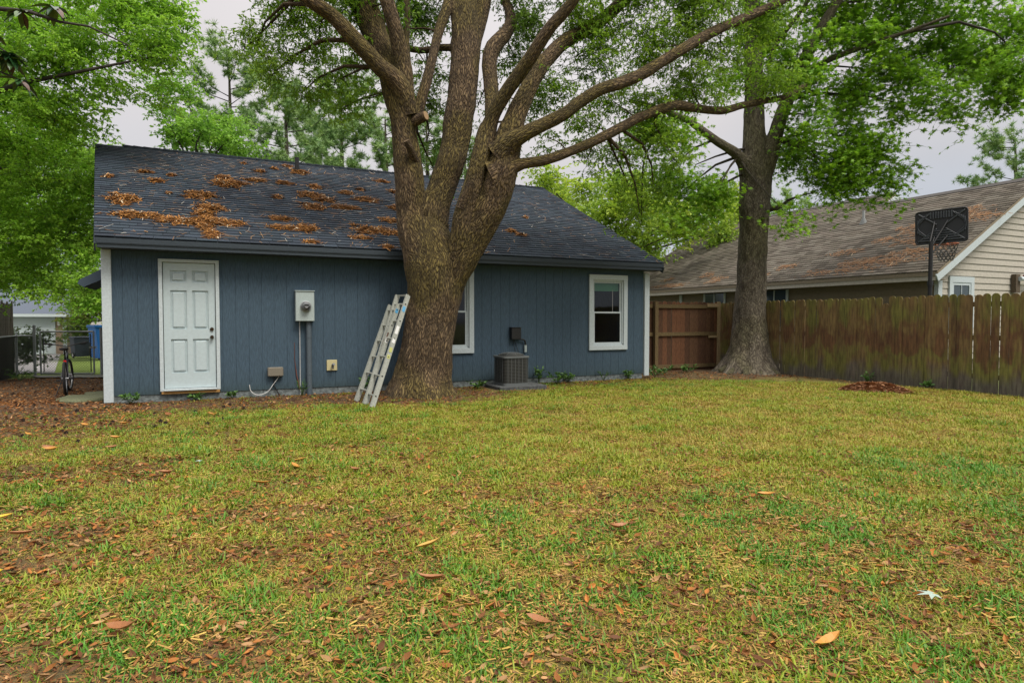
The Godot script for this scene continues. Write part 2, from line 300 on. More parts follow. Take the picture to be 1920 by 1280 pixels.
func finish_labels() -> void:
	var nth := ["first", "second", "third", "fourth", "fifth", "sixth", "seventh", "eighth", "ninth", "tenth", "eleventh", "twelfth"]
	for k in alike:
		var l: Array = alike[k]
		if l.size() < 2:
			continue
		l.sort_custom(func(p, q): return p[0] < q[0])
		for i in l.size():
			l[i][1].set_meta("label", "%s, %s %s" % [k, nth[mini(i, 11)], l[i][2]])


func structure(nm: String, what: Variant, mat: Material, label: String, category: String) -> MeshInstance3D:
	var o := part(self, nm, what, mat, "structure", label)
	o.set_meta("category", category)
	return o


func scatter(p: Node, nm: String, mesh: Mesh, mat: Material, xf: Array, tint: Array) -> MultiMeshInstance3D:
	var mm := MultiMesh.new()
	mm.transform_format = MultiMesh.TRANSFORM_3D
	mm.use_colors = true
	mm.mesh = mesh
	mm.instance_count = xf.size()
	for i in xf.size():
		mm.set_instance_transform(i, xf[i])
		mm.set_instance_color(i, tint[i])
	var o := MultiMeshInstance3D.new()
	o.name = numbered(p, nm)
	o.multimesh = mm
	o.material_override = mat
	o.set_meta("kind", "stuff")
	p.add_child(o, true)
	return o


# ---------- materials ----------
func lin(r: float, g: float, b: float) -> Color:
	return Color(r, g, b).linear_to_srgb()


func noise_tex(sd: int, freq: float, oct: int, ramp: Array, size := 512, type := FastNoiseLite.TYPE_SIMPLEX_SMOOTH, cell := -1) -> NoiseTexture2D:
	var f := FastNoiseLite.new()
	f.seed = sd
	f.noise_type = type
	f.frequency = freq
	f.fractal_octaves = oct
	if cell >= 0:
		f.cellular_return_type = cell
		f.cellular_jitter = 0.9
		f.domain_warp_enabled = true
		f.domain_warp_amplitude = 14.0
		f.domain_warp_frequency = 0.02
	var t := NoiseTexture2D.new()
	t.width = size
	t.height = size
	t.seamless = true
	t.seamless_blend_skirt = 0.2
	t.noise = f
	if ramp.size():
		var g := Gradient.new()
		var off := PackedFloat32Array()
		var cols := PackedColorArray()
		for i in ramp.size():
			off.append(float(i) / (ramp.size() - 1) * 0.7 + 0.15)
			cols.append(ramp[i])
		g.offsets = off
		g.colors = cols
		t.color_ramp = g
	return t


# base colour varied by a computed pattern; scale is repeats per metre
func mottled(c: Color, vary: float, scale: Variant, rough := 0.85, bump := 0.0, sd := 1, freq := 0.03, oct := 5, vertex := false) -> StandardMaterial3D:
	var m := StandardMaterial3D.new()
	var a := Color(c.r * (1 - vary), c.g * (1 - vary), c.b * (1 - vary)).linear_to_srgb()
	var b := Color(c.r * (1 + vary), c.g * (1 + vary), c.b * (1 + vary)).linear_to_srgb()
	m.albedo_texture = noise_tex(sd, freq, oct, [a, c.linear_to_srgb(), b])
	m.uv1_triplanar = true
	m.uv1_world_triplanar = true
	m.uv1_scale = scale if scale is Vector3 else Vector3.ONE * float(scale)
	m.roughness = rough
	m.vertex_color_use_as_albedo = vertex
	if bump > 0:
		m.heightmap_enabled = true
		m.heightmap_texture = noise_tex(sd + 50, freq * 1.7, oct, [])
		m.heightmap_scale = bump
	return m


func plain(c: Color, rough := 0.6, metal := 0.0, vertex := false) -> StandardMaterial3D:
	var m := StandardMaterial3D.new()
	m.albedo_color = c.linear_to_srgb()
	m.roughness = rough
	m.metallic = metal
	m.vertex_color_use_as_albedo = vertex
	return m


func leafy(rough := 0.5, back := 0.9) -> StandardMaterial3D:
	var m := plain(Color(1, 1, 1), rough, 0.0, true)
	m.backlight_enabled = true
	m.backlight = Color(back, back, back)
	m.cull_mode = BaseMaterial3D.CULL_DISABLED
	return m


# plates parted by a net of fissures, drawn out along the stem by the tube's own coordinates
func bark(sd: int, dark: Color, mid: Color, light: Color, freq: float, relief: float) -> StandardMaterial3D:
	var m := StandardMaterial3D.new()
	var f := FastNoiseLite.new()
	f.seed = sd
	f.frequency = freq
	f.fractal_type = FastNoiseLite.FRACTAL_RIDGED
	f.fractal_octaves = 3
	f.fractal_gain = 0.45
	f.domain_warp_enabled = true
	f.domain_warp_amplitude = 9.0
	f.domain_warp_frequency = 0.03
	for k in 2:
		var t := NoiseTexture2D.new()
		t.width = 512
		t.height = 512
		t.seamless = true
		t.noise = f
		var g := Gradient.new()
		if k == 0:
			g.offsets = PackedFloat32Array([0.05, 0.4, 0.62, 0.8])
			g.colors = PackedColorArray([light.linear_to_srgb(), mid.linear_to_srgb(), mid.lerp(dark, 0.5).linear_to_srgb(), dark.linear_to_srgb()])
		else:
			g.offsets = PackedFloat32Array([0.1, 0.5, 0.85])
			g.colors = PackedColorArray([Color(1, 1, 1), Color(0.72, 0.72, 0.72), Color(0, 0, 0)])
		t.color_ramp = g
		if k == 0:
			m.albedo_texture = t
		else:
			m.heightmap_enabled = true
			m.heightmap_texture = t
			m.heightmap_scale = relief
	m.detail_enabled = true
	m.detail_blend_mode = BaseMaterial3D.BLEND_MODE_MUL
	m.detail_albedo = noise_tex(sd + 9, 0.02, 5, [Color(0.7, 0.68, 0.66), Color(0.92, 0.92, 0.9), Color(1, 1, 1)])
	m.detail_uv_layer = BaseMaterial3D.DETAIL_UV_1
	m.roughness = 0.95
	m.vertex_color_use_as_albedo = true
	return m


func make_materials() -> void:
	M.siding = mottled(Color(0.046, 0.082, 0.117), 0.2, Vector3(2.2, 0.35, 2.2), 0.75, 0.15, 3, 0.035, 5, true)
	M.white = mottled(Color(0.5, 0.57, 0.59), 0.09, 1.5, 0.55, 0.0, 4)
	M.door = mottled(Color(0.47, 0.56, 0.58), 0.04, 0.9, 0.45, 0.0, 5)
	M.fascia = mottled(Color(0.026, 0.039, 0.051), 0.12, 1.2, 0.6, 0.0, 6)
	M.shingle = mottled(Color(1, 1, 1), 0.22, 3.0, 0.95, 0.25, 7, 0.08, 4, true)
	M.path = mottled(Color(0.2, 0.2, 0.17), 0.3, 0.9, 0.95, 0.4, 80)
	M.concrete = mottled(Color(0.07, 0.075, 0.075), 0.35, 0.9, 0.95, 0.4, 8)
	M.foundation = mottled(Color(0.15, 0.175, 0.175), 0.4, 0.8, 0.95, 0.6, 9)
	M.black = plain(Color(0.012, 0.012, 0.013), 0.45)
	M.rubber = plain(Color(0.015, 0.015, 0.016), 0.8)
	M.dark_metal = plain(Color(0.03, 0.032, 0.035), 0.45, 0.3)
	M.steel = plain(Color(0.42, 0.43, 0.44), 0.4, 0.7)
	M.galv = mottled(Color(0.36, 0.38, 0.39), 0.2, 2.0, 0.5, 0.0, 10)
	M.alu = mottled(Color(0.27, 0.285, 0.25), 0.28, Vector3(3, 1.2, 3), 0.6, 0.0, 11)
	M.bronze = plain(Color(0.09, 0.06, 0.035), 0.35, 0.8)
	M.grey_box = mottled(Color(0.19, 0.17, 0.13), 0.12, 3.0, 0.7, 0.0, 12)
	M.meter = mottled(Color(0.38, 0.45, 0.44), 0.1, 2.0, 0.55, 0.0, 13)
	M.conduit = mottled(Color(0.08, 0.105, 0.125), 0.15, 2.0, 0.7, 0.0, 14)
	M.cream = plain(Color(0.52, 0.46, 0.25), 0.6)
	M.vinyl = mottled(Color(0.43, 0.405, 0.345), 0.1, 0.7, 0.7, 0.0, 15)
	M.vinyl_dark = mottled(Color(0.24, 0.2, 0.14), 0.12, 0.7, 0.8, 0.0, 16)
	M.cable = plain(Color(0.6, 0.6, 0.58), 0.6)
	M.wire = plain(Color(0.07, 0.075, 0.075), 0.5, 0.5)
	M.dark_room = plain(Color(0.05, 0.045, 0.04), 0.9)
	M.blind = plain(Color(0.2, 0.6, 0.34), 0.7)
	M.blind.backlight_enabled = true
	M.blind.backlight = Color(0.6, 0.6, 0.6)
	M.ochre = plain(Color(0.36, 0.2, 0.06), 0.7)
	M.ac = mottled(Color(0.058, 0.06, 0.053), 0.2, 3.0, 0.65, 0.0, 17)
	M.ac_trim = plain(Color(0.11, 0.122, 0.122), 0.55)
	M.needle = plain(Color(1, 1, 1), 0.85, 0.0, true)
	M.board = plain(Color(0.014, 0.017, 0.02), 0.6)
	M.awning = plain(Color(0.06, 0.09, 0.12), 0.7)
	M.ridge = plain(Color(0.02, 0.025, 0.03), 1.0)
	M.ridge.metallic_specular = 0.1
	M.board_rib = plain(Color(0.04, 0.047, 0.054), 0.5)
	M.blade = leafy(0.55, 0.7)
	M.leaf = leafy(0.5, 1.0)
	M.dead_leaf = leafy(0.75, 0.35)
	M.glossy_leaf = leafy(0.25, 0.3)
	M.pine = leafy(0.6, 0.5)
	M.oak_bark = bark(21, Color(0.07, 0.045, 0.025), Color(0.23, 0.157, 0.084), Color(0.36, 0.265, 0.155), 0.04, 3.0)
	M.maple_bark = bark(22, Color(0.095, 0.08, 0.06), Color(0.185, 0.158, 0.118), Color(0.25, 0.22, 0.17), 0.042, 1.6)
	M.twig = plain(Color(0.032, 0.026, 0.02), 0.95, 0.0)
	M.cut_wood = mottled(Color(0.36, 0.24, 0.13), 0.25, 6.0, 0.9, 0.0, 23)
	M.blue_bin = plain(Color(0.01, 0.14, 0.5), 0.5)
	M.grey_bin = plain(Color(0.065, 0.085, 0.115), 0.6)
	M.glass = plain(Color(0.01, 0.012, 0.012), 0.03)
	M.glass.albedo_color.a = 0.08
	M.glass.transparency = BaseMaterial3D.TRANSPARENCY_ALPHA
	var g := mottled(Color(1, 1, 1), 0.5, 0.9, 0.98, 3.0, 24, 0.06, 6, true)
	M.ground = g
	M.soil_wood = mottled(Color(0.1, 0.075, 0.05), 0.4, 2.0, 0.95, 0.5, 25)
	M.fence = StandardMaterial3D.new()
	M.fence.albedo_texture = fence_stain()
	M.fence.roughness = 0.9
	M.fence.heightmap_enabled = true
	M.fence.heightmap_texture = noise_tex(31, 0.12, 3, [], 256)
	M.fence.heightmap_scale = 0.15
	M.back_fence = mottled(Color(0.13, 0.066, 0.032), 0.4, Vector3(5, 0.4, 5), 0.9, 0.0, 32, 0.03, 4)
	M.back_fence_dark = mottled(Color(0.095, 0.045, 0.022), 0.4, Vector3(5, 0.4, 5), 0.9, 0.0, 36, 0.03, 4)
	M.back_fence_red = mottled(Color(0.16, 0.07, 0.032), 0.4, Vector3(5, 0.4, 5), 0.9, 0.0, 37, 0.03, 4)
	M.rail = mottled(Color(0.15, 0.105, 0.045), 0.35, Vector3(1.0, 3.0, 3.0), 0.9, 0.2, 33)
	M.pale_wood = mottled(Color(0.42, 0.31, 0.17), 0.2, Vector3(3, 1, 3), 0.85, 0.1, 34)
	M.grey_wood = mottled(Color(0.13, 0.115, 0.08), 0.4, Vector3(4, 0.7, 4), 0.95, 0.2, 35)


# the stain a board fence wears: red paint left in a ragged band, green algae, grey at the foot
func fence_stain() -> ImageTexture:
	var w := 1024
	var h := 256
	var im := Image.create(w, h, false, Image.FORMAT_RGB8)
	var a := FastNoiseLite.new()
	a.seed = 5
	a.frequency = 0.02
	var b := FastNoiseLite.new()
	b.seed = 6
	b.frequency = 0.11
	var red := Color(0.085, 0.03, 0.018)
	var brown := Color(0.12, 0.078, 0.03)
	var green := Color(0.105, 0.1, 0.022)
	var grey := Color(0.075, 0.068, 0.058)
	for x in w:
		var board := floorf(x / 11.9)
		var own := a.get_noise_2d(board * 37.0, 400.0) * 0.5
		for y in h:
			var t := 1.0 - float(y) / h
			var n1 := a.get_noise_2d(x * 1.3, y * 0.45) + own
			var n2 := b.get_noise_2d(x * 2.0, y * 0.16)
			var k := clampf(smoothstep(0.34, 0.46, t + n1 * 0.28) * smoothstep(0.88, 0.6, t + n1 * 0.3), 0, 1) * smoothstep(-0.25, 0.2, n1 + 0.08)
			var c := brown.lerp(green, clampf(0.55 + n1 * 1.4 + n2 * 0.5 + (0.25 if t < 0.42 else -0.12), 0, 1))
			c = c.lerp(red, k * 0.75)
			c = c.lerp(grey, smoothstep(0.24, 0.08, t + n1 * 0.15) * 0.8)
			c = c * (1.25 + n2 * 0.8) * (1.0 + 0.42 * b.get_noise_2d(board * 91.0, 77.0))
			im.set_pixel(x, y, Color(c.r, c.g, c.b).linear_to_srgb())
	return ImageTexture.create_from_image(im)


# ---------- lie of the land ----------
func ground_h(x: float, z: float) -> float:
	var left := 1.0 - smoothstep(-0.5, 0.9, x)
	var h := (-0.17 * smoothstep(0.0, 3.0, -z) - 0.42 * smoothstep(9.0, 31.0, -z)) * left
	if z > 0.3 or x < 0.0:
		h += lump.get_noise_2d(x * 1.2, z * 1.2) * 0.022
	return h


func bare(x: float, z: float) -> float:  # 0 lawn .. 1 bare, littered soil
	var nz := lump.get_noise_2d(x * 1.6 + 50, z * 1.6)
	var n2 := lump.get_noise_2d(x * 5.0, z * 5.0 + 90)
	var b := smoothstep(3.2, -0.6, x + 0.25 * z) * smoothstep(6.6, 2.2, z + nz * 1.2)
	b = maxf(b, smoothstep(1.5 + 0.9 * smoothstep(6.0, 3.5, x), 0.55 + 0.5 * smoothstep(6.0, 3.5, x), z + nz * 0.6) * (1.0 if x < 6.0 else 0.75))
	b = maxf(b, smoothstep(2.3, 0.9, Vector2(x - 4.8, z - 0.8).length() + nz * 0.5))
	b = maxf(b, smoothstep(2.0, 0.9, Vector2(x - 13.6, z + 0.2).length() + nz * 0.5))
	b = maxf(b, smoothstep(0.5, 0.1, 13.9 - x) * 0.7)
	b = maxf(b, (0.28 + 0.4 * smoothstep(3.6, 0.6, x)) * smoothstep(0.1, 0.5, nz + n2 * 0.35 + 0.3 * smoothstep(3.5, 0.5, x - 1.2) + 0.12 * smoothstep(7.0, 9.0, z)))
	return clampf(b + n2 * 0.2, 0, 1)


func catmull(p: Array, step: float) -> Array:  # [[pos, radius]] resampled
	var out := []
	for i in p.size() - 1:
		var a: Array = p[maxi(i - 1, 0)]
		var b: Array = p[i]
		var c: Array = p[i + 1]
		var d: Array = p[mini(i + 2, p.size() - 1)]
		var pb := Vector3(b[0], b[1], b[2])
		var pc := Vector3(c[0], c[1], c[2])
		var k := maxi(1, int(pb.distance_to(pc) / step))
		for j in k:
			var t := float(j) / k
			out.append([pb.cubic_interpolate(pc, Vector3(a[0], a[1], a[2]), Vector3(d[0], d[1], d[2]), t), lerpf(b[3], c[3], t)])
	var l: Array = p[-1]
	out.append([Vector3(l[0], l[1], l[2]), l[3]])
	return out


# ---------- plants ----------
func grow(tree: Node3D, keys: Array, mat: Material, around: int, moss: float, flare: float, lobes: int) -> void:
	var sam := {}
	for k in keys:
		sam[k] = catmull(LIMBS[k], 0.085)
	for k in keys:
		var s: Array = sam[k]
		var sides := around if s[0][1] > 0.2 else (14 if s[0][1] > 0.08 else 9)
		var m := MB.new()
		var nrm := Vector3.ZERO
		var pos := []
		var along := 0.0
		var us := maxf(1.0, roundf(TAU * s[s.size() / 2][1] / 0.75))
		for i in s.size():
			var o: Vector3 = s[i][0]
			var r: float = s[i][1]
			var t: Vector3 = (s[mini(i + 1, s.size() - 1)][0] - s[maxi(i - 1, 0)][0]).normalized()
			if i == 0:
				nrm = t.cross(Vector3(0.3, 0.1, 0.9)).normalized()
			else:
				nrm = (nrm - t * nrm.dot(t)).normalized()
				along += o.distance_to(s[i - 1][0])
			var bin := t.cross(nrm)
			var close := []
			for q in keys:
				if q != k:
					for w in sam[q]:
						if o.distance_to(w[0]) < r + w[1] + 0.3:
							close.append(w)
			for j in sides + 1:
				var a := TAU * j / sides
				var d := nrm * cos(a) + bin * sin(a)
				var p := o + d * r
				var wob := lump.get_noise_3d(p.x * 9, p.y * 4, p.z * 9) * 0.09 + lump.get_noise_3d(p.x * 26, p.y * 9, p.z * 26) * 0.035
				p += d * r * wob
				if flare > 0.0:
					var ang := atan2(d.z, d.x)
					p += d * flare * exp(-maxf(o.y, 0.0) / 0.25) * (0.45 + 0.55 * cos(lobes * ang + 1.3 + sin(ang * 2.0)))
				if close.size():
					var dm := 9.0
					for w in close:
						dm = minf(dm, p.distance_to(w[0]) - w[1])
					var kk := minf(0.13, r * 0.7)
					var e := 1.0 - absf(dm) / kk
					if e > 0:
						p += d * kk * 0.26 * e * e
				pos.append(p)
				var g := lump.get_noise_3d(p.x * 2.2 + 7, p.y * 1.5, p.z * 2.2)
				var wet := clampf(smoothstep(-0.1, 0.35, g + 0.25 * d.y + 0.1 * smoothstep(1.5, 3.5, p.y)) * moss, 0, 1)
				m.col = Color(1, 1, 1).lerp(Color(0.78, 0.88, 0.36), wet) * (1.0 + 0.25 * lump.get_noise_3d(p.x * 5, p.y * 5, p.z * 5))
				m.put(p, d, Vector2(float(j) / sides * us, along / 3.4))
		var row := sides + 1
		for i in s.size():
			for j in row:
				var jl := j - 1 if j > 0 else sides - 1
				var jr := j + 1 if j < sides else 1
				var du: Vector3 = pos[i * row + jr] - pos[i * row + jl]
				var dv: Vector3 = pos[mini(i + 1, s.size() - 1) * row + j] - pos[maxi(i - 1, 0) * row + j]
				m.n[i * row + j] = du.cross(dv).normalized()
				if i < s.size() - 1 and j < sides:
					var p := i * row + j
					m.idx.append_array([p, p + row, p + 1, p + 1, p + row, p + row + 1])
		# a closed end
		var last: int = s.size() - 1
		var tip := m.put(s[last][0], (s[last][0] - s[last - 1][0]).normalized())
		for j in sides:
			m.idx.append_array([tip, last * row + j + 1, last * row + j])
		part(tree, "trunk" if k.begins_with("trunk") else "limb", m, mat)


func leaf(m: MB, o: Vector3, d: Vector3, up: Vector3, ll: float, lw: float, star: bool) -> void:
	var s := d.cross(up).normalized()
	var nn := s.cross(d)
	if star:
		var base := o + d * ll * 0.25
		var pts := []
		for q in [[-150, 0.3], [-105, 0.62], [-78, 0.32], [-50, 0.85], [-24, 0.36], [0, 1.0], [24, 0.36], [50, 0.85], [78, 0.32], [105, 0.62], [150, 0.3]]:
			var a := deg_to_rad(q[0])
			pts.append(base + (d * cos(a) + s * sin(a)) * ll * 0.75 * q[1] - nn * ll * 0.12 * q[1] * q[1])
		for i in pts.size() - 1:
			m.tri(base, pts[i + 1], pts[i])
	else:
		var mid := o + d * ll * 0.5
		var tip := o + d * ll - nn * ll * 0.12
		m.tri(o, mid + s * lw / 2 + nn * lw * 0.15, tip)
		m.tri(o, tip, mid - s * lw / 2 + nn * lw * 0.15)


func spray(count: int, reach: float, ll: float, lw: float, star: bool, sd: int) -> ArrayMesh:
	rng.seed = sd
	var m := MB.new()
	for b in 3:
		var a := TAU * b / 3.0 + rng.randf() * 1.2
		var end := Vector3(cos(a), rng.randf_range(-0.35, 0.25), sin(a)) * reach
		m.col = Color(0.55, 0.5, 0.5)
		m.tube([Vector3.ZERO, end * 0.5 + Vector3.UP * reach * 0.1, end], [0.0035, 0.003, 0.0015], 3, false)
		for i in int(count / 3.0):
			var t := rng.randf_range(0.15, 1.05)
			var o := end * t + Vector3.UP * reach * 0.2 * t * (1 - t) * 2
			var d := (end.normalized() * 0.6 + Vector3(rng.randf_range(-1, 1), rng.randf_range(-0.9, 0.35), rng.randf_range(-1, 1))).normalized()
			var up := (Vector3.UP * 1.1 + Vector3(rng.randf_range(-1, 1), 0, rng.randf_range(-1, 1)) * 0.8).normalized()
			var g := rng.randf_range(0.7, 1.3)
			m.col = Color(g * rng.randf_range(0.9, 1.15), g, g * rng.randf_range(0.8, 1.2))
			leaf(m, o, d, up, ll * rng.randf_range(0.7, 1.2), lw * rng.randf_range(0.8, 1.15), star)
	return m.done()


func foliage(tree: Node3D, nm: String, blobs: Array, mesh: Mesh, per_m2: float, cols: Array, sd: int, grain := 0.13, mat: Material = null) -> void:
	rng.seed = sd
	var xf := []
	var tint := []
	var tw := MB.new()
	for b in blobs:
		var o := Vector3(b[0], b[1], b[2])
		var r: float = b[3]
		var count := int(per_m2 * r * r)
		var subs := maxi(4, int(count / 8.0))
		for q in subs:
			var dir := Vector3(rng.randfn(), rng.randfn() * 0.8, rng.randfn()).normalized()
			var end := o + dir * r * pow(rng.randf(), 0.42) * 1.12
			var from := o + dir * r * 0.1 + Vector3(rng.randf_range(-1, 1), rng.randf_range(-0.3, 0.6), rng.randf_range(-1, 1)) * r * 0.25
			var mid := (from + end) / 2 + Vector3.UP * r * 0.15
			tw.tube([from, mid, end], [0.009, 0.006, 0.003], 3, false)
			var shade := rng.randf()
			for i in maxi(1, int(float(count) / subs)):
				var t := rng.randf_range(0.3, 1.05)
				var p := from.lerp(mid, t * 2) if t < 0.5 else mid.lerp(end, t * 2 - 1)
				p += Vector3(rng.randfn(), rng.randfn(), rng.randfn()) * grain
				var bs := Basis(Vector3.UP, rng.randf() * TAU) * Basis(Vector3.RIGHT, rng.randfn() * 0.45) * Basis(Vector3.FORWARD, rng.randfn() * 0.3)
				xf.append(Transform3D(bs.scaled(Vector3.ONE * rng.randf_range(0.75, 1.25)), p))
				var k := clampf(shade * 0.55 + rng.randf() * 0.45 + lump.get_noise_3d(p.x * 1.5, p.y * 1.5, p.z * 1.5) * 0.5, 0, 1)
				tint.append((cols[0] as Color).lerp(cols[1], k))
	part(tree, "twigs", tw, M.twig, "stuff")
	scatter(tree, nm, mesh, mat if mat else M.leaf, xf, tint)


# thinner wood from a tree's limbs out to its leaf masses
func connect_crown(tree: Node3D, keys: Array, blobs: Array, r: float, mat: Material) -> void:
	var all := []
	for k in keys:
		all.append_array(catmull(LIMBS[k], 0.3))
	for b in blobs:
		var o := Vector3(b[0], b[1], b[2])
		var best := 9.0
		var from := o
		for w in all:
			var d: float = o.distance_to(w[0]) + maxf(0.0, w[0].y - o.y) * 0.5
			if w[1] < 0.2 and w[1] > 0.035 and d < best:
				best = d
				from = w[0]
		if best < 2.6 and best > 0.35:
			var m := MB.new()
			branch_to(m, from, o, r * clampf(best / 1.5, 0.5, 1.3), 0.008, 0.12)
			part(tree, "branch", m, mat)


func branch_to(m: MB, a: Vector3, b: Vector3, r0: float, r1: float, sag := 0.1) -> void:
	var l := a.distance_to(b)
	var off := Vector3(rng.randf_range(-1, 1), sag * 6, rng.randf_range(-1, 1)) * l * 0.11
	m.tube([a, a.lerp(b, 0.35) + off, a.lerp(b, 0.7) + off * 0.8, b], [r0, lerpf(r0, r1, 0.35), lerpf(r0, r1, 0.7), r1], 6)


# a broad-leaved tree further off: trunk, limbs to its leaf masses, crown
func far_tree(nm: String, label: String, base: Vector3, r: float, blobs: Array, mesh: Mesh, per_m2: float, cols: Array, sd: int, group := "", grain := 0.2) -> Node3D:
	rng.seed = sd
	var t := thing(nm, label, "tree", base, 0, group)
	var c := Vector3.ZERO
	for b in blobs:
		c += Vector3(b[0], b[1], b[2]) / blobs.size()
	c -= base
	var local := []
	for b in blobs:
		local.append([b[0] - base.x, b[1] - base.y, b[2] - base.z, b[3]])
	var m := MB.new()
	var fork := Vector3(c.x * 0.12, c.y * 0.7, c.z * 0.12)
	m.tube([Vector3(0, -0.4, 0), Vector3(c.x * 0.0, c.y * 0.2, c.z * 0.0), Vector3(c.x * 0.03, c.y * 0.45, c.z * 0.03), fork], [r * 1.3, r, r * 0.85, r * 0.62], 10, true, 2, 0.5)
	part(t, "trunk", m, M.maple_bark)
	for bi in range(0, local.size(), maxi(1, local.size() / 9)):
		var b: Array = local[bi]
		if b[1] < fork.y * 0.8:
			continue
		var l := MB.new()
		branch_to(l, fork * rng.randf_range(0.75, 1.0), Vector3(b[0], b[1], b[2]), r * 0.34, 0.015)
		part(t, "limb", l, M.twig)
	foliage(t, "crown", local, mesh, per_m2, cols, sd + 1, grain)
	return t


func pine(label: String, x: float, z: float, top: float, cr: float, sd: int, tuft: Mesh, low := 0.5) -> void:
	rng.seed = sd
	var t := thing("pine_tree", label, "pine tree", Vector3(x, -0.3, z), 0, "tall pines beyond the house")
	var h := top + 0.3
	var m := MB.new()
	m.tube([Vector3.ZERO, Vector3(0.15, h * 0.35, 0), Vector3(0.05, h * 0.7, 0.1), Vector3(0, h, 0)], [0.26, 0.2, 0.13, 0.03], 8, true, 2, 0.5)
	part(t, "trunk", m, M.maple_bark)
	var br := MB.new()
	var xf := []
	var tint := []
	var n := int((1 - low) * h * 4.8)
	for i in n:
		var u := (i + rng.randf()) / n
		var y := lerpf(h * low, h * 0.99, u)
		var a := rng.randf() * TAU
		var l := cr * (0.55 + 0.55 * sin(PI * clampf(u * 0.85 + 0.12, 0, 1))) * rng.randf_range(0.65, 1.2)
		var d := Vector3(cos(a), 0, sin(a))
		var o := Vector3(0, y, 0)
		var end := o + d * l + Vector3.UP * l * (0.1 + 0.6 * u)
		var mid := o + d * l * 0.5 + Vector3.UP * l * 0.08
		br.tube([o, mid, end], [0.035, 0.022, 0.008], 4, false)
		for q in int(5 + l * 11):
			var tt := rng.randf_range(0.42, 1.0)
			var p := o.lerp(mid, tt * 2) if tt < 0.5 else mid.lerp(end, tt * 2 - 1)
			p += Vector3(rng.randfn() * 0.3, rng.randfn() * 0.16 + 0.08, rng.randfn() * 0.3) * (0.4 + tt * 0.5) * minf(cr, 1.6) * 0.55
			var bs := Basis(Vector3.UP, rng.randf() * TAU) * Basis(Vector3.RIGHT, rng.randfn() * 0.5)
			xf.append(Transform3D(bs.scaled(Vector3.ONE * rng.randf_range(0.8, 1.3)), p))
			tint.append(Color(0.14, 0.28, 0.085).lerp(Color(0.38, 0.55, 0.16), rng.randf() * (0.4 + 0.6 * u)))
	part(t, "branches", br, M.twig, "stuff")
	scatter(t, "crown", tuft, M.pine, xf, tint)


func needle_tuft(n: int, l: float, w: float, sd: int) -> ArrayMesh:
	rng.seed = sd
	var m := MB.new()
	for i in n:
		var d := Vector3(rng.randfn(), rng.randfn() * 0.7 + 0.6, rng.randfn()).normalized()
		var s := d.cross(Vector3(rng.randfn(), rng.randfn(), rng.randfn())).normalized() * w / 2
		var g := rng.randf_range(0.75, 1.25)
		m.col = Color(g, g, g)
		var ll := l * rng.randf_range(0.7, 1.1)
		m.tri(s * 1.0, d * ll, -s)
	return m.done()


func grass_tuft(n: int, sd: int, spread: float, tall: float, w: float) -> ArrayMesh:
	rng.seed = sd
	var m := MB.new()
	for i in n:
		var a := rng.randf() * TAU
		var o := Vector3(cos(a), 0, sin(a)) * spread * sqrt(rng.randf())
		var tilt := rng.randf_range(0.25, 1.25)
		var az := rng.randf() * TAU
		var d := Vector3(cos(az) * sin(tilt), cos(tilt), sin(az) * sin(tilt))
		var l := tall * rng.randf_range(0.5, 1.15)
		var s := d.cross(Vector3.UP).normalized() * w / 2 * rng.randf_range(0.7, 1.2)
		var mid := o + d * l * 0.55
		var tip := mid + (d - Vector3.UP * 0.45).normalized() * l * 0.5
		# straw and living blades grow mixed in one tuft
		var g := rng.randf_range(0.7, 1.3)
		m.col = Color(g, g, g) if rng.randf() < 0.74 else Color(2.0 * g, 1.35 * g, 2.2 * g)
		m.quad(o - s, o + s, mid + s * 0.8, mid - s * 0.8)
		m.tri(mid - s * 0.8, mid + s * 0.8, tip)
	return m.done()


# dead needles heaped in an uneven patch on a sloping or level surface
func straw(rx: float, ry: float, sd: int, dens: float, thick: float, cols: Array, nl: float, heap := true) -> MB:
	rng.seed = sd
	var m := MB.new()
	var seg := 22
	var rim := []
	for k in seg:
		var a := TAU * k / seg
		var q := 0.78 + lump.get_noise_2d(cos(a) * 30 + sd * 17.0, sin(a) * 30) * 0.75
		rim.append(Vector3(cos(a) * rx * q, 0, sin(a) * ry * q))
	m.col = (cols[0] as Color) * 0.8
	for k in (seg if heap else 0):
		var a: Vector3 = rim[k]
		var b: Vector3 = rim[(k + 1) % seg]
		var h := Vector3.UP * thick
		m.quad(a * 1.0, a * 0.6 + h * 0.75, b * 0.6 + h * 0.75, b * 1.0)
		m.tri(a * 0.6 + h * 0.75, h, b * 0.6 + h * 0.75)
	var n := int(dens * rx * ry)
	for i in n:
		var k := rng.randi() % seg
		var t := pow(rng.randf(), 0.55) * (1.12 if rng.randf() < 0.85 else 1.5)
		var rr: Vector3 = (rim[k] as Vector3).lerp(rim[(k + 1) % seg], rng.randf())
		var p: Vector3 = rr * t + Vector3.UP * (thick * clampf(1.1 - t * t, 0.05, 1.0) + rng.randf_range(0.002, 0.016))
		var az := rng.randfn() * 0.9
		var d := Vector3(cos(az), rng.randf_range(-0.12, 0.16), sin(az)) * nl * rng.randf_range(0.5, 1.1) / 2
		var s := Vector3(-sin(az), 0.3, cos(az)) * rng.randf_range(0.004, 0.008)
		m.col = (cols[0] as Color).lerp(cols[1], rng.randf()) if rng.randf() > 0.05 else cols[2]
		m.quad(p - d - s, p + d - s, p + d + s, p - d + s)
	return m


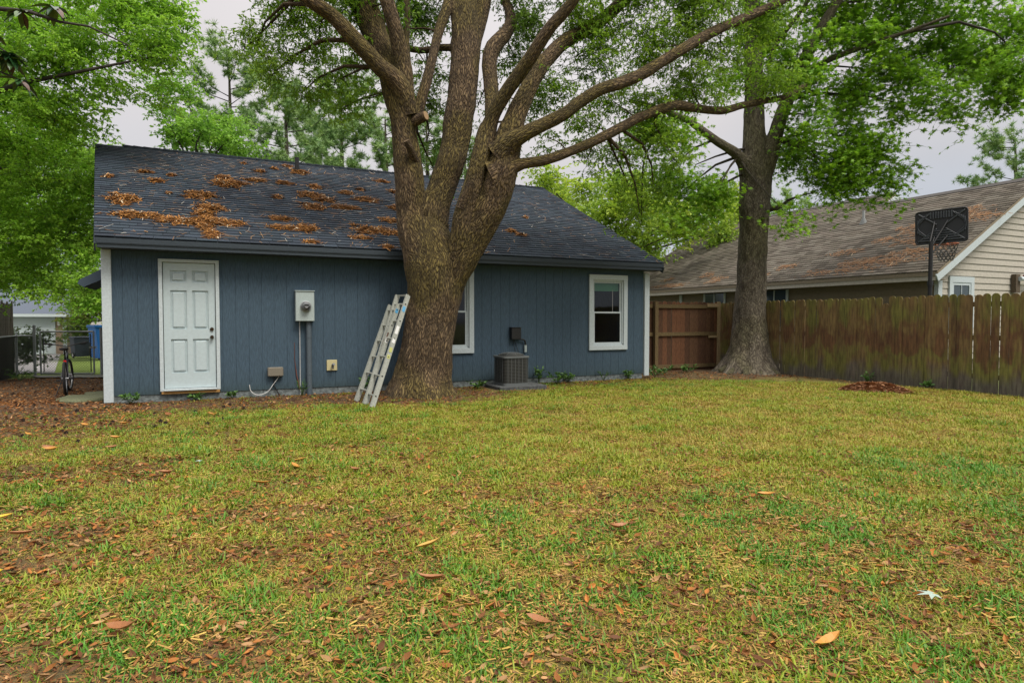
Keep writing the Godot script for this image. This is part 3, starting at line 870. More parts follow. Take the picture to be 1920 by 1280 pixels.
func weed(at: Vector3, h: float, n: int, wide: float, label: String, sd: int, grassy := false) -> void:
	rng.seed = sd
	var t := thing("weed", label, "weed", at, 0, "weeds growing along the foundation")
	var stem := MB.new()
	stem.col = Color(0.06, 0.12, 0.03)
	var fo := MB.new()
	for i in n:
		var a := rng.randf() * TAU
		var d := Vector3(cos(a) * wide, h * rng.randf_range(0.6, 1.1), sin(a) * wide)
		stem.tube([Vector3.ZERO, d * 0.5 + Vector3.UP * h * 0.15, d], [0.004, 0.003, 0.002], 3, false)
		for q in (2 if grassy else 7):
			var tt := rng.randf_range(0.3, 1.05)
			fo.col = Color(0.05, 0.13, 0.025).lerp(Color(0.13, 0.26, 0.05), rng.randf())
			var dd := (d.normalized() * (1.5 if grassy else 0.4) + Vector3(rng.randfn(), rng.randfn() * 0.4, rng.randfn()) * 0.7).normalized()
			leaf(fo, d * tt + Vector3.UP * h * 0.3 * tt * (1 - tt), dd, (Vector3.UP + Vector3(rng.randfn(), 0, rng.randfn()) * 0.5).normalized(), (h * 0.7 if grassy else rng.randf_range(0.05, 0.1)), (0.012 if grassy else 0.045), false)
	part(t, "stem", stem, M.blade)
	part(t, "leaves", fo, M.blade, "stuff")


# ---------- building helpers ----------
# boards or slabs in the plane z = z0..z1 covering a rectangle, less its openings
func cut(r: Rect2, holes: Array) -> Array:
	var out := [r]
	for h in holes:
		var next := []
		for q in out:
			var i: Rect2 = q.intersection(h)
			if i.get_area() < 1e-6:
				next.append(q)
				continue
			for s in [Rect2(q.position.x, q.position.y, i.position.x - q.position.x, q.size.y), Rect2(i.end.x, q.position.y, q.end.x - i.end.x, q.size.y), Rect2(i.position.x, q.position.y, i.size.x, i.position.y - q.position.y), Rect2(i.position.x, i.end.y, i.size.x, q.end.y - i.end.y)]:
				if s.size.x > 0.002 and s.size.y > 0.002:
					next.append(s)
		out = next
	return out


func slab(m: MB, r: Rect2, z0: float, z1: float) -> void:
	m.span(Vector3(r.position.x, r.position.y, z0), Vector3(r.end.x, r.end.y, z1))


# courses of shingles on a slope; left(s) and right(s) bound them. The "near" largest pieces are parts, the rest one part.
func shingles(p: Node3D, nm: String, o: Vector3, ax: Vector3, up: Vector3, slope: float, edges: Callable, expo: float, widths: Array, mat: Material, tone: Array, near: int, sd: int) -> void:
	rng.seed = sd
	var nn := ax.cross(up)
	var list := []
	var rows := int(slope / expo)
	for r in rows:
		var s := r * expo
		var e: Array = (edges as Callable).call(s)
		var x: float = e[0] - rng.randf() * 0.2
		while x < e[1]:
			var w: float = widths[rng.randi() % widths.size()]
			var a := maxf(x, e[0])
			var b := minf(x + w, e[1])
			x += w
			if b - a > 0.02:
				var c: Vector3 = o + ax * ((a + b) / 2) + up * (s + expo * 0.62) + nn * 0.016
				list.append([c, b - a, rng.randf(), rng.randf(), c.distance_to(CAM), absf(b - a - w) < 0.001, w])
	list.sort_custom(func(p1, p2): return p1[4] < p2[4])
	var cache := {}
	var rest := MB.new()
	for i in list.size():
		var q: Array = list[i]
		var tilt := Basis(ax, up, nn) * Basis(Vector3.RIGHT, -0.06 - q[2] * 0.05)
		var v := int(q[3] * 4.999)
		var col := (tone[0] as Color).lerp(tone[1], v / 4.0)
		var single: bool = i < near and q[5]
		if single:
			var key := "%s_%d" % [q[6], v]
			if not cache.has(key):
				var m := MB.new()
				m.col = col
				m.box(Vector3.ZERO, Vector3(q[6] - 0.006, expo * 1.3, 0.014))
				cache[key] = m.done()
			var g := part(p, "shingle", cache[key], mat)
			g.transform = Transform3D(tilt, q[0])
		else:
			rest.col = col
			rest.box(q[0], Vector3(q[1] - 0.006, expo * 1.3, 0.012), tilt)
	part(p, nm, rest, mat, "stuff")


# as slab, with its lower part dirtied by rain splash
func splashed(m: MB, r: Rect2, z0: float, z1: float) -> void:
	if r.position.y > 0.3 or r.end.y < 0.6:
		slab(m, r, z0, z1)
		return
	var clean := Color(1, 1, 1)
	var ys := [r.position.y, 0.24, 0.52]
	var cs := [Color(0.78, 0.8, 0.66) * rng.randf_range(0.85, 1.05), Color(0.93, 0.94, 0.88), clean]
	for i in 2:
		var p := [Vector3(r.position.x, ys[i], z1), Vector3(r.end.x, ys[i], z1), Vector3(r.end.x, ys[i + 1], z1), Vector3(r.position.x, ys[i + 1], z1)]
		var k := m.v.size()
		for j in 4:
			m.col = cs[i] if j < 2 else cs[i + 1]
			m.put(p[j], Vector3(0, 0, 1))
		m.idx.append_array([k, k + 2, k + 1, k, k + 3, k + 2])
		m.col = clean
		m.quad(Vector3(r.position.x, ys[i], z0), p[0], p[3], Vector3(r.position.x, ys[i + 1], z0))
		m.quad(p[1], Vector3(r.end.x, ys[i], z0), Vector3(r.end.x, ys[i + 1], z0), p[2])
	m.quad(Vector3(r.position.x, ys[0], z0), Vector3(r.end.x, ys[0], z0), Vector3(r.end.x, ys[0], z1), Vector3(r.position.x, ys[0], z1))
	slab(m, Rect2(r.position.x, 0.52, r.size.x, r.end.y - 0.52), z0, z1)


func sash_window(p: Node3D, x0: float, x1: float, y0: float, y1: float, casing: float, blind: bool) -> void:
	var w := node(p, "window")
	var m := MB.new()
	var zc := 0.035
	m.cham(Vector3((x0 + x1) / 2, y1 - casing * 0.55, zc), Vector3(x1 - x0, casing * 1.1, 0.036), 0.004)
	m.cham(Vector3((x0 + x1) / 2, y0 + casing * 0.5, zc), Vector3(x1 - x0, casing, 0.036), 0.004)
	m.cham(Vector3(x0 + casing / 2, (y0 + y1) / 2, zc - 0.002), Vector3(casing, y1 - y0 - casing * 2, 0.034), 0.004)
	m.cham(Vector3(x1 - casing / 2, (y0 + y1) / 2, zc - 0.002), Vector3(casing, y1 - y0 - casing * 2, 0.034), 0.004)
	part(w, "casing", m, M.white)
	var a := x0 + casing
	var b := x1 - casing
	var c := y0 + casing
	var d := y1 - casing * 1.1
	m = MB.new()
	for q in [[a, a + 0.03, c, d], [b - 0.03, b, c, d], [a, b, c, c + 0.03], [a, b, d - 0.03, d]]:
		m.span(Vector3(q[0], q[2], -0.05), Vector3(q[1], q[3], 0.016))
	part(w, "frame", m, M.white)
	var mid := (c + d) / 2
	for s in 2:
		var lo := c + 0.032 if s == 0 else mid - 0.012
		var hi := mid + 0.022 if s == 0 else d - 0.032
		var z := -0.012 if s == 0 else -0.034
		m = MB.new()
		var k := 0.034
		m.span(Vector3(a + 0.032, lo, z - 0.01), Vector3(a + 0.032 + k, hi, z + 0.01))
		m.span(Vector3(b - 0.032 - k, lo, z - 0.01), Vector3(b - 0.032, hi, z + 0.01))
		m.span(Vector3(a + 0.032 + k, lo, z - 0.011), Vector3(b - 0.032 - k, lo + k, z + 0.009))
		m.span(Vector3(a + 0.032 + k, hi - k, z - 0.011), Vector3(b - 0.032 - k, hi, z + 0.009))
		part(w, "sash", m, M.white)
		m = MB.new()
		m.quad(Vector3(a + 0.06, lo + 0.03, z), Vector3(b - 0.06, lo + 0.03, z), Vector3(b - 0.06, hi - 0.03, z), Vector3(a + 0.06, hi - 0.03, z))
		part(w, "pane", m, M.glass)
	if blind:
		m = MB.new()
		for i in 9:
			m.box(Vector3((a + b) / 2, d - 0.05 - i * 0.022, -0.11), Vector3(b - a - 0.08, 0.003, 0.03), Basis(Vector3.RIGHT, 0.5))
		part(w, "blind", m, M.blind)
		m = MB.new()
		m.rod(Vector3(b - 0.2, d - 0.2, -0.1), Vector3(b - 0.2, mid, -0.1), 0.005, 5)
		part(w, "blind_cord", m, M.cable)


func blue_house() -> void:
	var h := thing("blue_house", "single storey blue grey house with a dark shingled roof and a white back door", "house")
	var L := 10.22
	var holes := [Rect2(0.73, 0.16, 0.80, 2.09), Rect2(8.84, 0.73, 0.86, 1.5), Rect2(5.19, 0.73, 0.86, 1.5)]
	# foundation
	var m := MB.new()
	m.span(Vector3(0.03, -0.5, -10.6), Vector3(L - 0.02, 0.13, -0.004))
	part(h, "foundation", m, M.foundation)
	# sheathing with the openings cut through it, and the other three walls
	var core := MB.new()
	for r in cut(Rect2(0, 0.131, L, 2.4), holes):
		slab(core, r, -0.14, 0.0)
	core.span(Vector3(0.0, 0.131, -10.6), Vector3(0.14, 2.53, -0.141))
	core.span(Vector3(L - 0.14, 0.131, -10.6), Vector3(L, 2.53, -0.141))
	core.span(Vector3(0.141, 0.131, -10.6), Vector3(L - 0.141, 2.53, -10.46))
	for x in [0.0, L - 0.12]:
		core.prism(PackedVector2Array([Vector2(0.1, 2.532), Vector2(10.55, 2.532), Vector2(5.3, 5.05)]), 0.12, Transform3D(Basis(Vector3(0, 0, -1), Vector3.UP, Vector3(1, 0, 0)), Vector3(x, 0, 0)))
	part(h, "wall", core, M.siding)
	# dark rooms behind the glass
	m = MB.new()
	m.span(Vector3(0.15, 0.132, -10.45), Vector3(L - 0.15, 0.2, -0.15))
	part(h, "floor", m, M.dark_room)
	m = MB.new()
	m.span(Vector3(0.15, 2.45, -10.45), Vector3(L - 0.15, 2.52, -0.15))
	m.span(Vector3(0.15, 0.21, -3.6), Vector3(L - 0.15, 2.44, -3.5))
	part(h, "room_lining", m, M.dark_room)
	# grooved plywood panels
	var x := 0.0
	while x < L - 0.1:
		var w := minf(1.2192, L - x)
		m = MB.new()
		var g := 0
		while g * 0.2032 < w - 0.01:
			var a := x + g * 0.2032 + (0.0012 if g == 0 else 0.0022)
			var b := minf(x + (g + 1) * 0.2032, x + w) - (0.0012 if g == 5 else 0.0022)
			for r in cut(Rect2(a, 0.118, b - a, 2.28), holes):
				splashed(m, r, 0.001, 0.009)
			g += 1
		part(h, "siding_panel", m, M.siding)
		x += w
	# corner boards
	for q in [[-0.07, 0.062, 2.4, 0.02], [10.23, 10.36, 2.36, 0.06]]:
		m = MB.new()
		m.cham(Vector3((q[0] + q[1]) / 2, (q[2] + q[3]) / 2, 0.018), Vector3(q[1] - q[0], q[2] - q[3], 0.06), 0.005)
		part(h, "corner_board", m, M.white)
	# door
	var door := node(h, "door")
	m = MB.new()
	m.cham(Vector3(0.728, 1.2, 0.03), Vector3(0.056, 2.08, 0.045), 0.005)
	m.cham(Vector3(1.554, 1.2, 0.03), Vector3(0.056, 2.08, 0.045), 0.005)
	m.cham(Vector3(1.141, 2.265, 0.03), Vector3(0.882, 0.052, 0.049), 0.005)
	part(door, "door_frame", m, M.white)
	m = MB.new()
	for r in cut(Rect2(0.765, 0.205, 0.752, 2.028), [Rect2(0.865, 1.92, 0.235, 0.19), Rect2(1.182, 1.92, 0.235, 0.19), Rect2(0.865, 1.16, 0.235, 0.63), Rect2(1.182, 1.16, 0.235, 0.63), Rect2(0.865, 0.45, 0.235, 0.55), Rect2(1.182, 0.45, 0.235, 0.55)]):
		slab(m, r, -0.03, 0.012)
	part(door, "door_leaf", m, M.door)
	for px in [0.865, 1.182]:
		for py in [[1.92, 0.19], [1.16, 0.63], [0.45, 0.55]]:
			m = MB.new()
			m.cham(Vector3(px + 0.1175, py[0] + py[1] / 2, -0.02), Vector3(0.235, py[1], 0.02), 0.001)
			m.cham(Vector3(px + 0.1175, py[0] + py[1] / 2, -0.004), Vector3(0.185, py[1] - 0.05, 0.026), 0.018)
			part(door, "door_panel", m, M.door)
	for ky in [1.16, 1.03]:
		m = MB.new()
		m.rod(Vector3(1.463, ky, 0.012), Vector3(1.463, ky, 0.03), 0.03, 16)
		if ky < 1.1:
			m.tube([Vector3(1.463, ky, 0.03), Vector3(1.463, ky, 0.045), Vector3(1.463, ky, 0.06), Vector3(1.463, ky, 0.078), Vector3(1.463, ky, 0.085)], [0.011, 0.018, 0.029, 0.026, 0.012], 14)
		else:
			m.box(Vector3(1.463, ky, 0.036), Vector3(0.012, 0.03, 0.012))
		part(door, "knob" if ky < 1.1 else "deadbolt", m, M.bronze)
	m = MB.new()
	m.cham(Vector3(1.141, 0.182, 0.04), Vector3(0.77, 0.03, 0.09), 0.004)
	part(door, "threshold", m, M.white)
	m = MB.new()
	m.span(Vector3(0.72, 0.118, 0.014), Vector3(1.57, 0.158, 0.05))
	part(door, "sill_board", m, M.ochre)
	sash_window(h, 8.775, 9.765, 0.66, 2.29, 0.1, true)
	sash_window(h, 5.128, 6.118, 0.66, 2.29, 0.1, false)
	# roof: y 2.55 at the eave, ridge over z = -5.3
	var roof := node(h, "roof")
	var run := 5.67
	var rise := 2.70
	var sl := Vector2(run, rise).length()
	var up := Vector3(0, rise, -run) / sl
	var nn := Vector3.RIGHT.cross(up)
	var eave := Vector3(0, 2.548, 0.37)
	var le := -0.10
	var lr := -0.84
	m = MB.new()
	var a0 := eave + Vector3(le, 0, 0)
	var b0 := eave + Vector3(10.48, 0, 0)
	var a1 := eave + Vector3(lr, 0, 0) + up * sl
	var b1 := eave + Vector3(10.48, 0, 0) + up * sl
	var dn := Vector3(0, -0.09, 0)
	m.quad(a0, b0, b1, a1)
	m.quad(a0 + dn, a1 + dn, b1 + dn, b0 + dn)
	m.quad(a0 + dn, b0 + dn, b0, a0)
	m.quad(b0 + dn, b1 + dn, b1, b0)
	m.quad(a1 + dn, a0 + dn, a0, a1)
	var far := Vector3(0, 2.45, -11.1)
	m.quad(b1, far + Vector3(10.48, 0, 0), far + Vector3(le, 0, 0), a1)
	part(roof, "deck", m, M.fascia)
	shingles(roof, "shingles", eave, Vector3.RIGHT, up, sl, func(s): return [lerpf(le, lr, s / sl) - 0.012, 10.49], 0.141, [0.18, 0.24, 0.3, 0.33], M.shingle, [Color(0.012, 0.023, 0.032), Color(0.029, 0.047, 0.064)], 300, 71)
	m = MB.new()
	var k := 0.0
	while k < 11.25:
		var c := eave + up * sl + Vector3(-0.3 + k + 0.1, 0.0, 0)
		m.box(c + up * -0.06 + nn * 0.03, Vector3(0.21, 0.17, 0.014), Basis(Vector3.RIGHT, up, nn) * Basis(Vector3.UP, 0.06))
		k += 0.2
		if c.x > 10.3:
			break
	part(roof, "ridge_cap", m, M.ridge)
	m = MB.new()
	m.cham(Vector3(5.2, 2.505, 0.36), Vector3(10.58, 0.075, 0.03), 0.004)
	m.cham(Vector3(5.2, 2.432, 0.342), Vector3(10.56, 0.068, 0.03), 0.004)
	part(h, "fascia", m, M.fascia)
	m = MB.new()
	m.span(Vector3(-0.05, 2.398, 0.02), Vector3(10.46, 2.412, 0.33))
	part(h, "soffit", m, M.fascia)
	# rake boards
	for q in [[a0, a1, -0.012], [b0, b1, 0.012]]:
		m = MB.new()
		var f: Vector3 = q[0] + dn * 1.05 + Vector3(0, -0.05, 0)
		var t: Vector3 = q[1] + dn * 1.05 + Vector3(0, -0.05, 0)
		var dir := (t - f).normalized()
		var sd := dir.cross(Vector3.UP).normalized()
		m.box((f + t) / 2 + sd * q[2] * 0.0, Vector3(0.024, 0.12, f.distance_to(t)), Basis(sd, sd.cross(-dir) * -1.0, -dir))
		part(h, "rake_board", m, M.fascia)
	# plumbing vent
	var vent := node(h, "vent_pipe")
	m = MB.new()
	var vb := eave + up * 5.42 + Vector3(3.37, 0, 0)
	m.rod(vb - Vector3.UP * 0.1, vb + Vector3.UP * 0.34, 0.05, 14)
	m.box(vb + nn * 0.02, Vector3(0.3, 0.3, 0.006), Basis(Vector3.RIGHT, up, nn))
	m.tube([vb, vb + Vector3.UP * 0.12], [0.085, 0.055], 14)
	part(vent, "pipe", m, M.dark_metal)
	# a little roof over the side door, and its lamp
	var aw := node(h, "side_awning")
	m = MB.new()
	m.prism(PackedVector2Array([Vector2(0, 2.42), Vector2(-0.66, 2.03), Vector2(-0.69, 1.96), Vector2(-0.6, 1.9), Vector2(0, 2.2)]), 1.3, Transform3D(Basis(), Vector3(-0.001, 0, -3.2)))
	part(aw, "awning_roof", m, M.awning)
	m = MB.new()
	m.cham(Vector3(-0.14, 1.72, -2.6), Vector3(0.12, 0.17, 0.12), 0.02)
	part(aw, "lamp_fitting", m, M.cable)


func wall_fittings() -> void:
	var t := thing("electric_meter", "pale grey electric meter cabinet with a round glass meter and conduits", "electric meter")
	var m := MB.new()
	m.cham(Vector3(2.928, 1.55, 0.085), Vector3(0.31, 0.52, 0.14), 0.008)
	m.box(Vector3(2.928, 1.815, 0.09), Vector3(0.325, 0.012, 0.16))
	part(t, "cabinet", m, M.meter)
	m = MB.new()
	m.rod(Vector3(2.94, 1.545, 0.155), Vector3(2.94, 1.545, 0.178), 0.092, 24)
	m.ring(Vector3(2.94, 1.545, 0.178), Vector3(0, 0, 1), 0.084, 0.008)
	part(t, "meter_ring", m, M.steel)
	m = MB.new()
	m.tube([Vector3(2.94, 1.545, 0.178), Vector3(2.94, 1.545, 0.225), Vector3(2.94, 1.545, 0.25), Vector3(2.94, 1.545, 0.258)], [0.075, 0.073, 0.06, 0.03], 20)
	part(t, "meter_glass", m, plain(Color(0.24, 0.25, 0.26), 0.15))
	m = MB.new()
	m.box(Vector3(2.94, 1.57, 0.262), Vector3(0.07, 0.022, 0.008))
	part(t, "dial", m, M.dark_metal)
	m = MB.new()
	m.rod(Vector3(2.998, -0.1, 0.06), Vector3(2.998, 1.29, 0.06), 0.046, 14)
	for y in [0.35, 1.0]:
		m.rod(Vector3(2.998, y, 0.06), Vector3(2.998, y + 0.03, 0.06), 0.05, 14)
	part(t, "conduit", m, M.conduit)
	m = MB.new()
	m.rod(Vector3(2.848, -0.1, 0.035), Vector3(2.848, 1.29, 0.035), 0.011, 8)
	part(t, "ground_pipe", m, M.galv)
	m = MB.new()
	m.tube([Vector3(2.76, 0.92, 0.02), Vector3(2.76, 0.62, 0.02), Vector3(2.79, 0.35, 0.022), Vector3(2.84, 0.1, 0.03)], [0.005, 0.005, 0.012, 0.012], 6)
	part(t, "loose_wire", m, plain(Color(0.13, 0.05, 0.04), 0.7))
	t = thing("telephone_box", "small taupe telephone box low on the blue wall, trailing a white cable", "junction box")
	m = MB.new()
	m.cham(Vector3(2.44, 0.425, 0.055), Vector3(0.25, 0.15, 0.085), 0.01)
	m.box(Vector3(2.44, 0.353, 0.06), Vector3(0.22, 0.012, 0.06))
	part(t, "box_lid", m, M.grey_box)
	m = MB.new()
	var pts := []
	for q in [[2.5, 0.345], [2.46, 0.28], [2.4, 0.2], [2.34, 0.11], [2.27, 0.06], [2.18, 0.035], [2.1, 0.055], [2.045, 0.11], [2.03, 0.17], [2.025, 0.215]]:
		pts.append([q[0], q[1], 0.035, 0.0065])
	var sp := catmull(pts, 0.02)
	m.tube(sp.map(func(q): return q[0]), sp.map(func(q): return q[1]), 6)
	part(t, "white_cable", m, M.cable)
	m = MB.new()
	m.tube([Vector3(2.42, 0.35, 0.04), Vector3(2.415, 0.18, 0.03), Vector3(2.47, 0.08, 0.03), Vector3(2.52, -0.05, 0.05)], [0.008, 0.008, 0.01, 0.012], 6)
	part(t, "dark_cable", m, M.black)
	t = thing("hose_tap", "brass hose tap on a square cream plate on the blue wall", "tap")
	m = MB.new()
	m.cham(Vector3(3.392, 0.505, 0.024), Vector3(0.18, 0.19, 0.022), 0.004)
	part(t, "wall_plate", m, M.cream)
	m = MB.new()
	m.rod(Vector3(3.395, 0.505, 0.034), Vector3(3.395, 0.505, 0.1), 0.014, 10)
	m.rod(Vector3(3.395, 0.505, 0.09), Vector3(3.395, 0.45, 0.12), 0.015, 10)
	part(t, "spout", m, M.dark_metal)
	m = MB.new()
	m.rod(Vector3(3.395, 0.51, 0.1), Vector3(3.41, 0.53, 0.125), 0.026, 10)
	part(t, "tap_handle", m, M.steel)
	t = thing("disconnect_box", "black electrical shut-off box above the air conditioner with a hanging whip", "electrical box")
	m = MB.new()
	m.cham(Vector3(7.005, 1.04, 0.07), Vector3(0.215, 0.24, 0.11), 0.008)
	m.box(Vector3(7.005, 1.162, 0.075), Vector3(0.23, 0.01, 0.13))
	part(t, "box_cover", m, M.black)
	m = MB.new()
	pts = []
	for q in [[7.08, 0.93, 0.06], [7.14, 0.92, 0.06], [7.21, 0.9, 0.06], [7.235, 0.85, 0.06], [7.24, 0.79, 0.055]]:
		pts.append([q[0], q[1], q[2], 0.018])
	sp = catmull(pts, 0.02)
	m.tube(sp.map(func(q): return q[0]), sp.map(func(q): return q[1]), 8)
	part(t, "whip", m, M.black)
	m = MB.new()
	m.rod(Vector3(7.24, 0.8, 0.055), Vector3(7.238, 0.66, 0.055), 0.03, 10)
	part(t, "whip_end", m, M.meter)
	for q in [[6.96, 6.99, 7.03], [6.98, 7.05, 7.09]]:
		m = MB.new()
		m.tube([Vector3(q[0], 0.92, 0.05), Vector3(q[1], 0.78, 0.04), Vector3(q[2], 0.6, 0.06)], [0.005, 0.005, 0.005], 5)
		part(t, "thin_wire", m, M.black)


func rounded(w: float, d: float, r: float, seg := 5) -> PackedVector2Array:
	var p := PackedVector2Array()
	for c in 4:
		var o := Vector2((w / 2 - r) * (1 if c in [0, 3] else -1), (d / 2 - r) * (1 if c < 2 else -1))
		for i in seg + 1:
			var a := PI / 2 * (c + float(i) / seg)
			p.append(o + Vector2(cos(a), sin(a)) * r)
	return p


func air_conditioner() -> void:
	var t := thing("air_conditioner", "dark square outdoor air conditioner with louvred sides on a concrete pad", "air conditioner", Vector3(6.65, 0.075, 0.62))
	t.scale = Vector3(0.84, 0.92, 0.84)
	var flat := Transform3D(Basis(Vector3.RIGHT, Vector3(0, 0, -1), Vector3.UP), Vector3.ZERO)
	var m := MB.new()
	m.prism(rounded(0.6, 0.6, 0.09), 0.52, flat.translated(Vector3(0, 0.05, 0)))
	part(t, "coil", m, M.black)
	m = MB.new()
	m.prism(rounded(0.66, 0.66, 0.1), 0.05, flat)
	part(t, "base_pan", m, M.ac_trim)
	m = MB.new()
	m.prism(rounded(0.67, 0.67, 0.1), 0.035, flat.translated(Vector3(0, 0.565, 0)))
	part(t, "top_rim", m, M.ac_trim)
	for i in 17:
		m = MB.new()
		m.prism(rounded(0.635, 0.635, 0.095, 4), 0.012, flat.translated(Vector3(0, 0.062 + i * 0.0298, 0)))
		part(t, "louvre", m, M.ac)
	for i in 6:
		m = MB.new()
		var x := -0.225 + i * 0.09
		for s: int in [-1, 1]:
			m.box(Vector3(x, 0.31, s * 0.319), Vector3(0.008, 0.51, 0.006))
			m.box(Vector3(s * 0.319, 0.31, x), Vector3(0.006, 0.51, 0.008))
		part(t, "guard_bar", m, M.ac_trim)
	m = MB.new()
	m.tube([Vector3(0, 0.601, 0), Vector3(0, 0.625, 0), Vector3(0, 0.655, 0), Vector3(0, 0.665, 0)], [0.3, 0.285, 0.18, 0.06], 24)
	part(t, "fan_dome", m, M.ac)
	m = MB.new()
	for i in 5:
		m.ring(Vector3(0, 0.667 - i * i * 0.0022, 0), Vector3.UP, 0.06 + i * 0.055, 0.004, 24, 4)
	for i in 8:
		var a := TAU * i / 8
		m.tube([Vector3(cos(a) * 0.05, 0.668, sin(a) * 0.05), Vector3(cos(a) * 0.18, 0.66, sin(a) * 0.18), Vector3(cos(a) * 0.3, 0.615, sin(a) * 0.3)], [0.005, 0.005, 0.005], 4)
	part(t, "fan_guard", m, M.ac_trim)
	m = MB.new()
	m.cham(Vector3(6.74, 0.02, 0.62), Vector3(0.98, 0.11, 0.76), 0.012)
	tag(part(self, "equipment_pad", m, M.concrete), "low concrete pad under the air conditioner by the blue wall", "concrete pad")


func ladder_rail(m: MB, a: Vector3, b: Vector3, out: Vector3) -> void:
	var d := (b - a).normalized()
	var o := (out - d * out.dot(d)).normalized()
	var w := d.cross(o)
	var l := a.distance_to(b)
	var bs := Basis(o, d, o.cross(d))
	m.box((a + b) / 2, Vector3(0.02, l, 0.078), Basis(w, d, w.cross(d)))
	m.box((a + b) / 2 + o * 0.037, Vector3(0.034, l - 0.002, 0.005), Basis(w, d, w.cross(d)))
	m.box((a + b) / 2 - o * 0.037, Vector3(0.034, l - 0.002, 0.005), Basis(w, d, w.cross(d)))


func ladder() -> void:
	var t := thing("extension_ladder", "worn aluminium extension ladder in two sections leaning on the big oak trunk", "ladder")
	var sections := [
		[Vector3(3.60, 0.0, 1.80), Vector3(3.614, 0.0, 2.175), Vector3(4.40, 1.735, 0.74), Vector3(4.49, 1.73, 1.09)],
		[Vector3(3.555, 0.0, 1.33), Vector3(3.61, 0.0, 1.70), Vector3(4.285, 1.565, 0.70), Vector3(4.345, 1.572, 1.02)],
	]
	for si in 2:
		var s: Array = sections[si]
		var out := Vector3(-0.8, 0.3, 0.2)
		var sec := node(t, "base_section" if si == 0 else "fly_section")
		for k in 2:
			var m := MB.new()
			ladder_rail(m, s[k], s[k + 2], out)
			part(sec, "rail", m, M.alu)
		for i in 6:
			var u := 0.09 + i * 0.164 + 0.03 * si
			if u > 0.95:
				continue
			var a: Vector3 = (s[0] as Vector3).lerp(s[2], u)
			var b: Vector3 = (s[1] as Vector3).lerp(s[3], u)
			var m := MB.new()
			var e := (b - a).normalized()
			m.rod(a - e * 0.014, b + e * 0.014, 0.017, 10)
			part(sec, "rung", m, M.alu)
			m = MB.new()
			m.rod(b + e * 0.009, b + e * 0.016, 0.013, 10)
			part(sec, "rung_end", m, M.black)
		if si == 0:
			var m := MB.new()
			var d: Vector3 = (s[3] - s[2]).normalized()
			m.box((s[2] + s[3]) / 2, Vector3(0.02, 0.03, s[2].distance_to(s[3]) + 0.03), Basis(Vector3.UP.cross(d).normalized(), d.cross(Vector3.UP.cross(d).normalized()), d))
			part(sec, "top_bar", m, M.alu)
		var dd: Vector3 = (s[3] - s[1]).normalized()
		var side: Vector3 = (s[1] - s[0]).normalized()
		side = (side - dd * side.dot(dd)).normalized()
		var bs := Basis(dd.cross(side), dd, side)
		for q in ([[0.86, 0.11, 0], [0.48, 0.09, 1], [0.42, 0.07, 1], [0.66, 0.16, 2], [0.56, 0.08, 2]] if si == 0 else [[0.93, 0.08, 0], [0.3, 0.06, 1], [0.62, 0.1, 2]]):
			var m := MB.new()
			m.box((s[1] as Vector3).lerp(s[3], q[0]) + side * 0.0125, Vector3(0.05, q[1], 0.003), bs)
			part(sec, "sticker", m, [plain(Color(0.06, 0.26, 0.45), 0.5), plain(Color(0.35, 0.36, 0.1), 0.5), plain(Color(0.55, 0.56, 0.54), 0.5)][q[2]])
	var m := MB.new()
	m.tube([Vector3(3.97, 0.82, 1.28), Vector3(4.03, 0.96, 1.28), Vector3(4.11, 1.1, 1.24)], [0.016, 0.02, 0.016], 6)
	part(t, "rung_lock", m, plain(Color(0.1, 0.055, 0.04), 0.7, 0.2))


# ---------- fences ----------
func picket(w: float, h: float, u0: float, dep := 0.017) -> ArrayMesh:
	var m := MB.new()
	var k := w / 2
	var p := [Vector2(-k, 0), Vector2(k, 0), Vector2(k, h - 0.05), Vector2(k * 0.78, h - 0.018), Vector2(k * 0.3, h), Vector2(-k * 0.3, h), Vector2(-k * 0.78, h - 0.018), Vector2(-k, h - 0.05)]
	for s in 2:
		var z := dep / 2 if s == 0 else -dep / 2
		for i in [[0, 1, 2, 7], [7, 2, 3, 6], [6, 3, 4, 5]]:
			var q := []
			var uvs := []
			for j in i:
				q.append(Vector3(p[j].x, p[j].y, z))
				uvs.append(Vector2(u0 + p[j].x / 12.3, 1.0 - p[j].y / 1.85))
			if s == 1:
				q.reverse()
				uvs.reverse()
			m.quad(q[0], q[1], q[2], q[3], uvs[0], uvs[1], uvs[2], uvs[3])
	for i in 8:
		var a: Vector2 = p[i]
		var b: Vector2 = p[(i + 1) % 8]
		var ua := Vector2(u0 + a.x / 12.3, 1.0 - a.y / 1.85)
		var ub := Vector2(u0 + b.x / 12.3, 1.0 - b.y / 1.85)
		m.quad(Vector3(a.x, a.y, -dep / 2), Vector3(b.x, b.y, -dep / 2), Vector3(b.x, b.y, dep / 2), Vector3(a.x, a.y, dep / 2), ua, ub, ub, ua)
	return m.done()


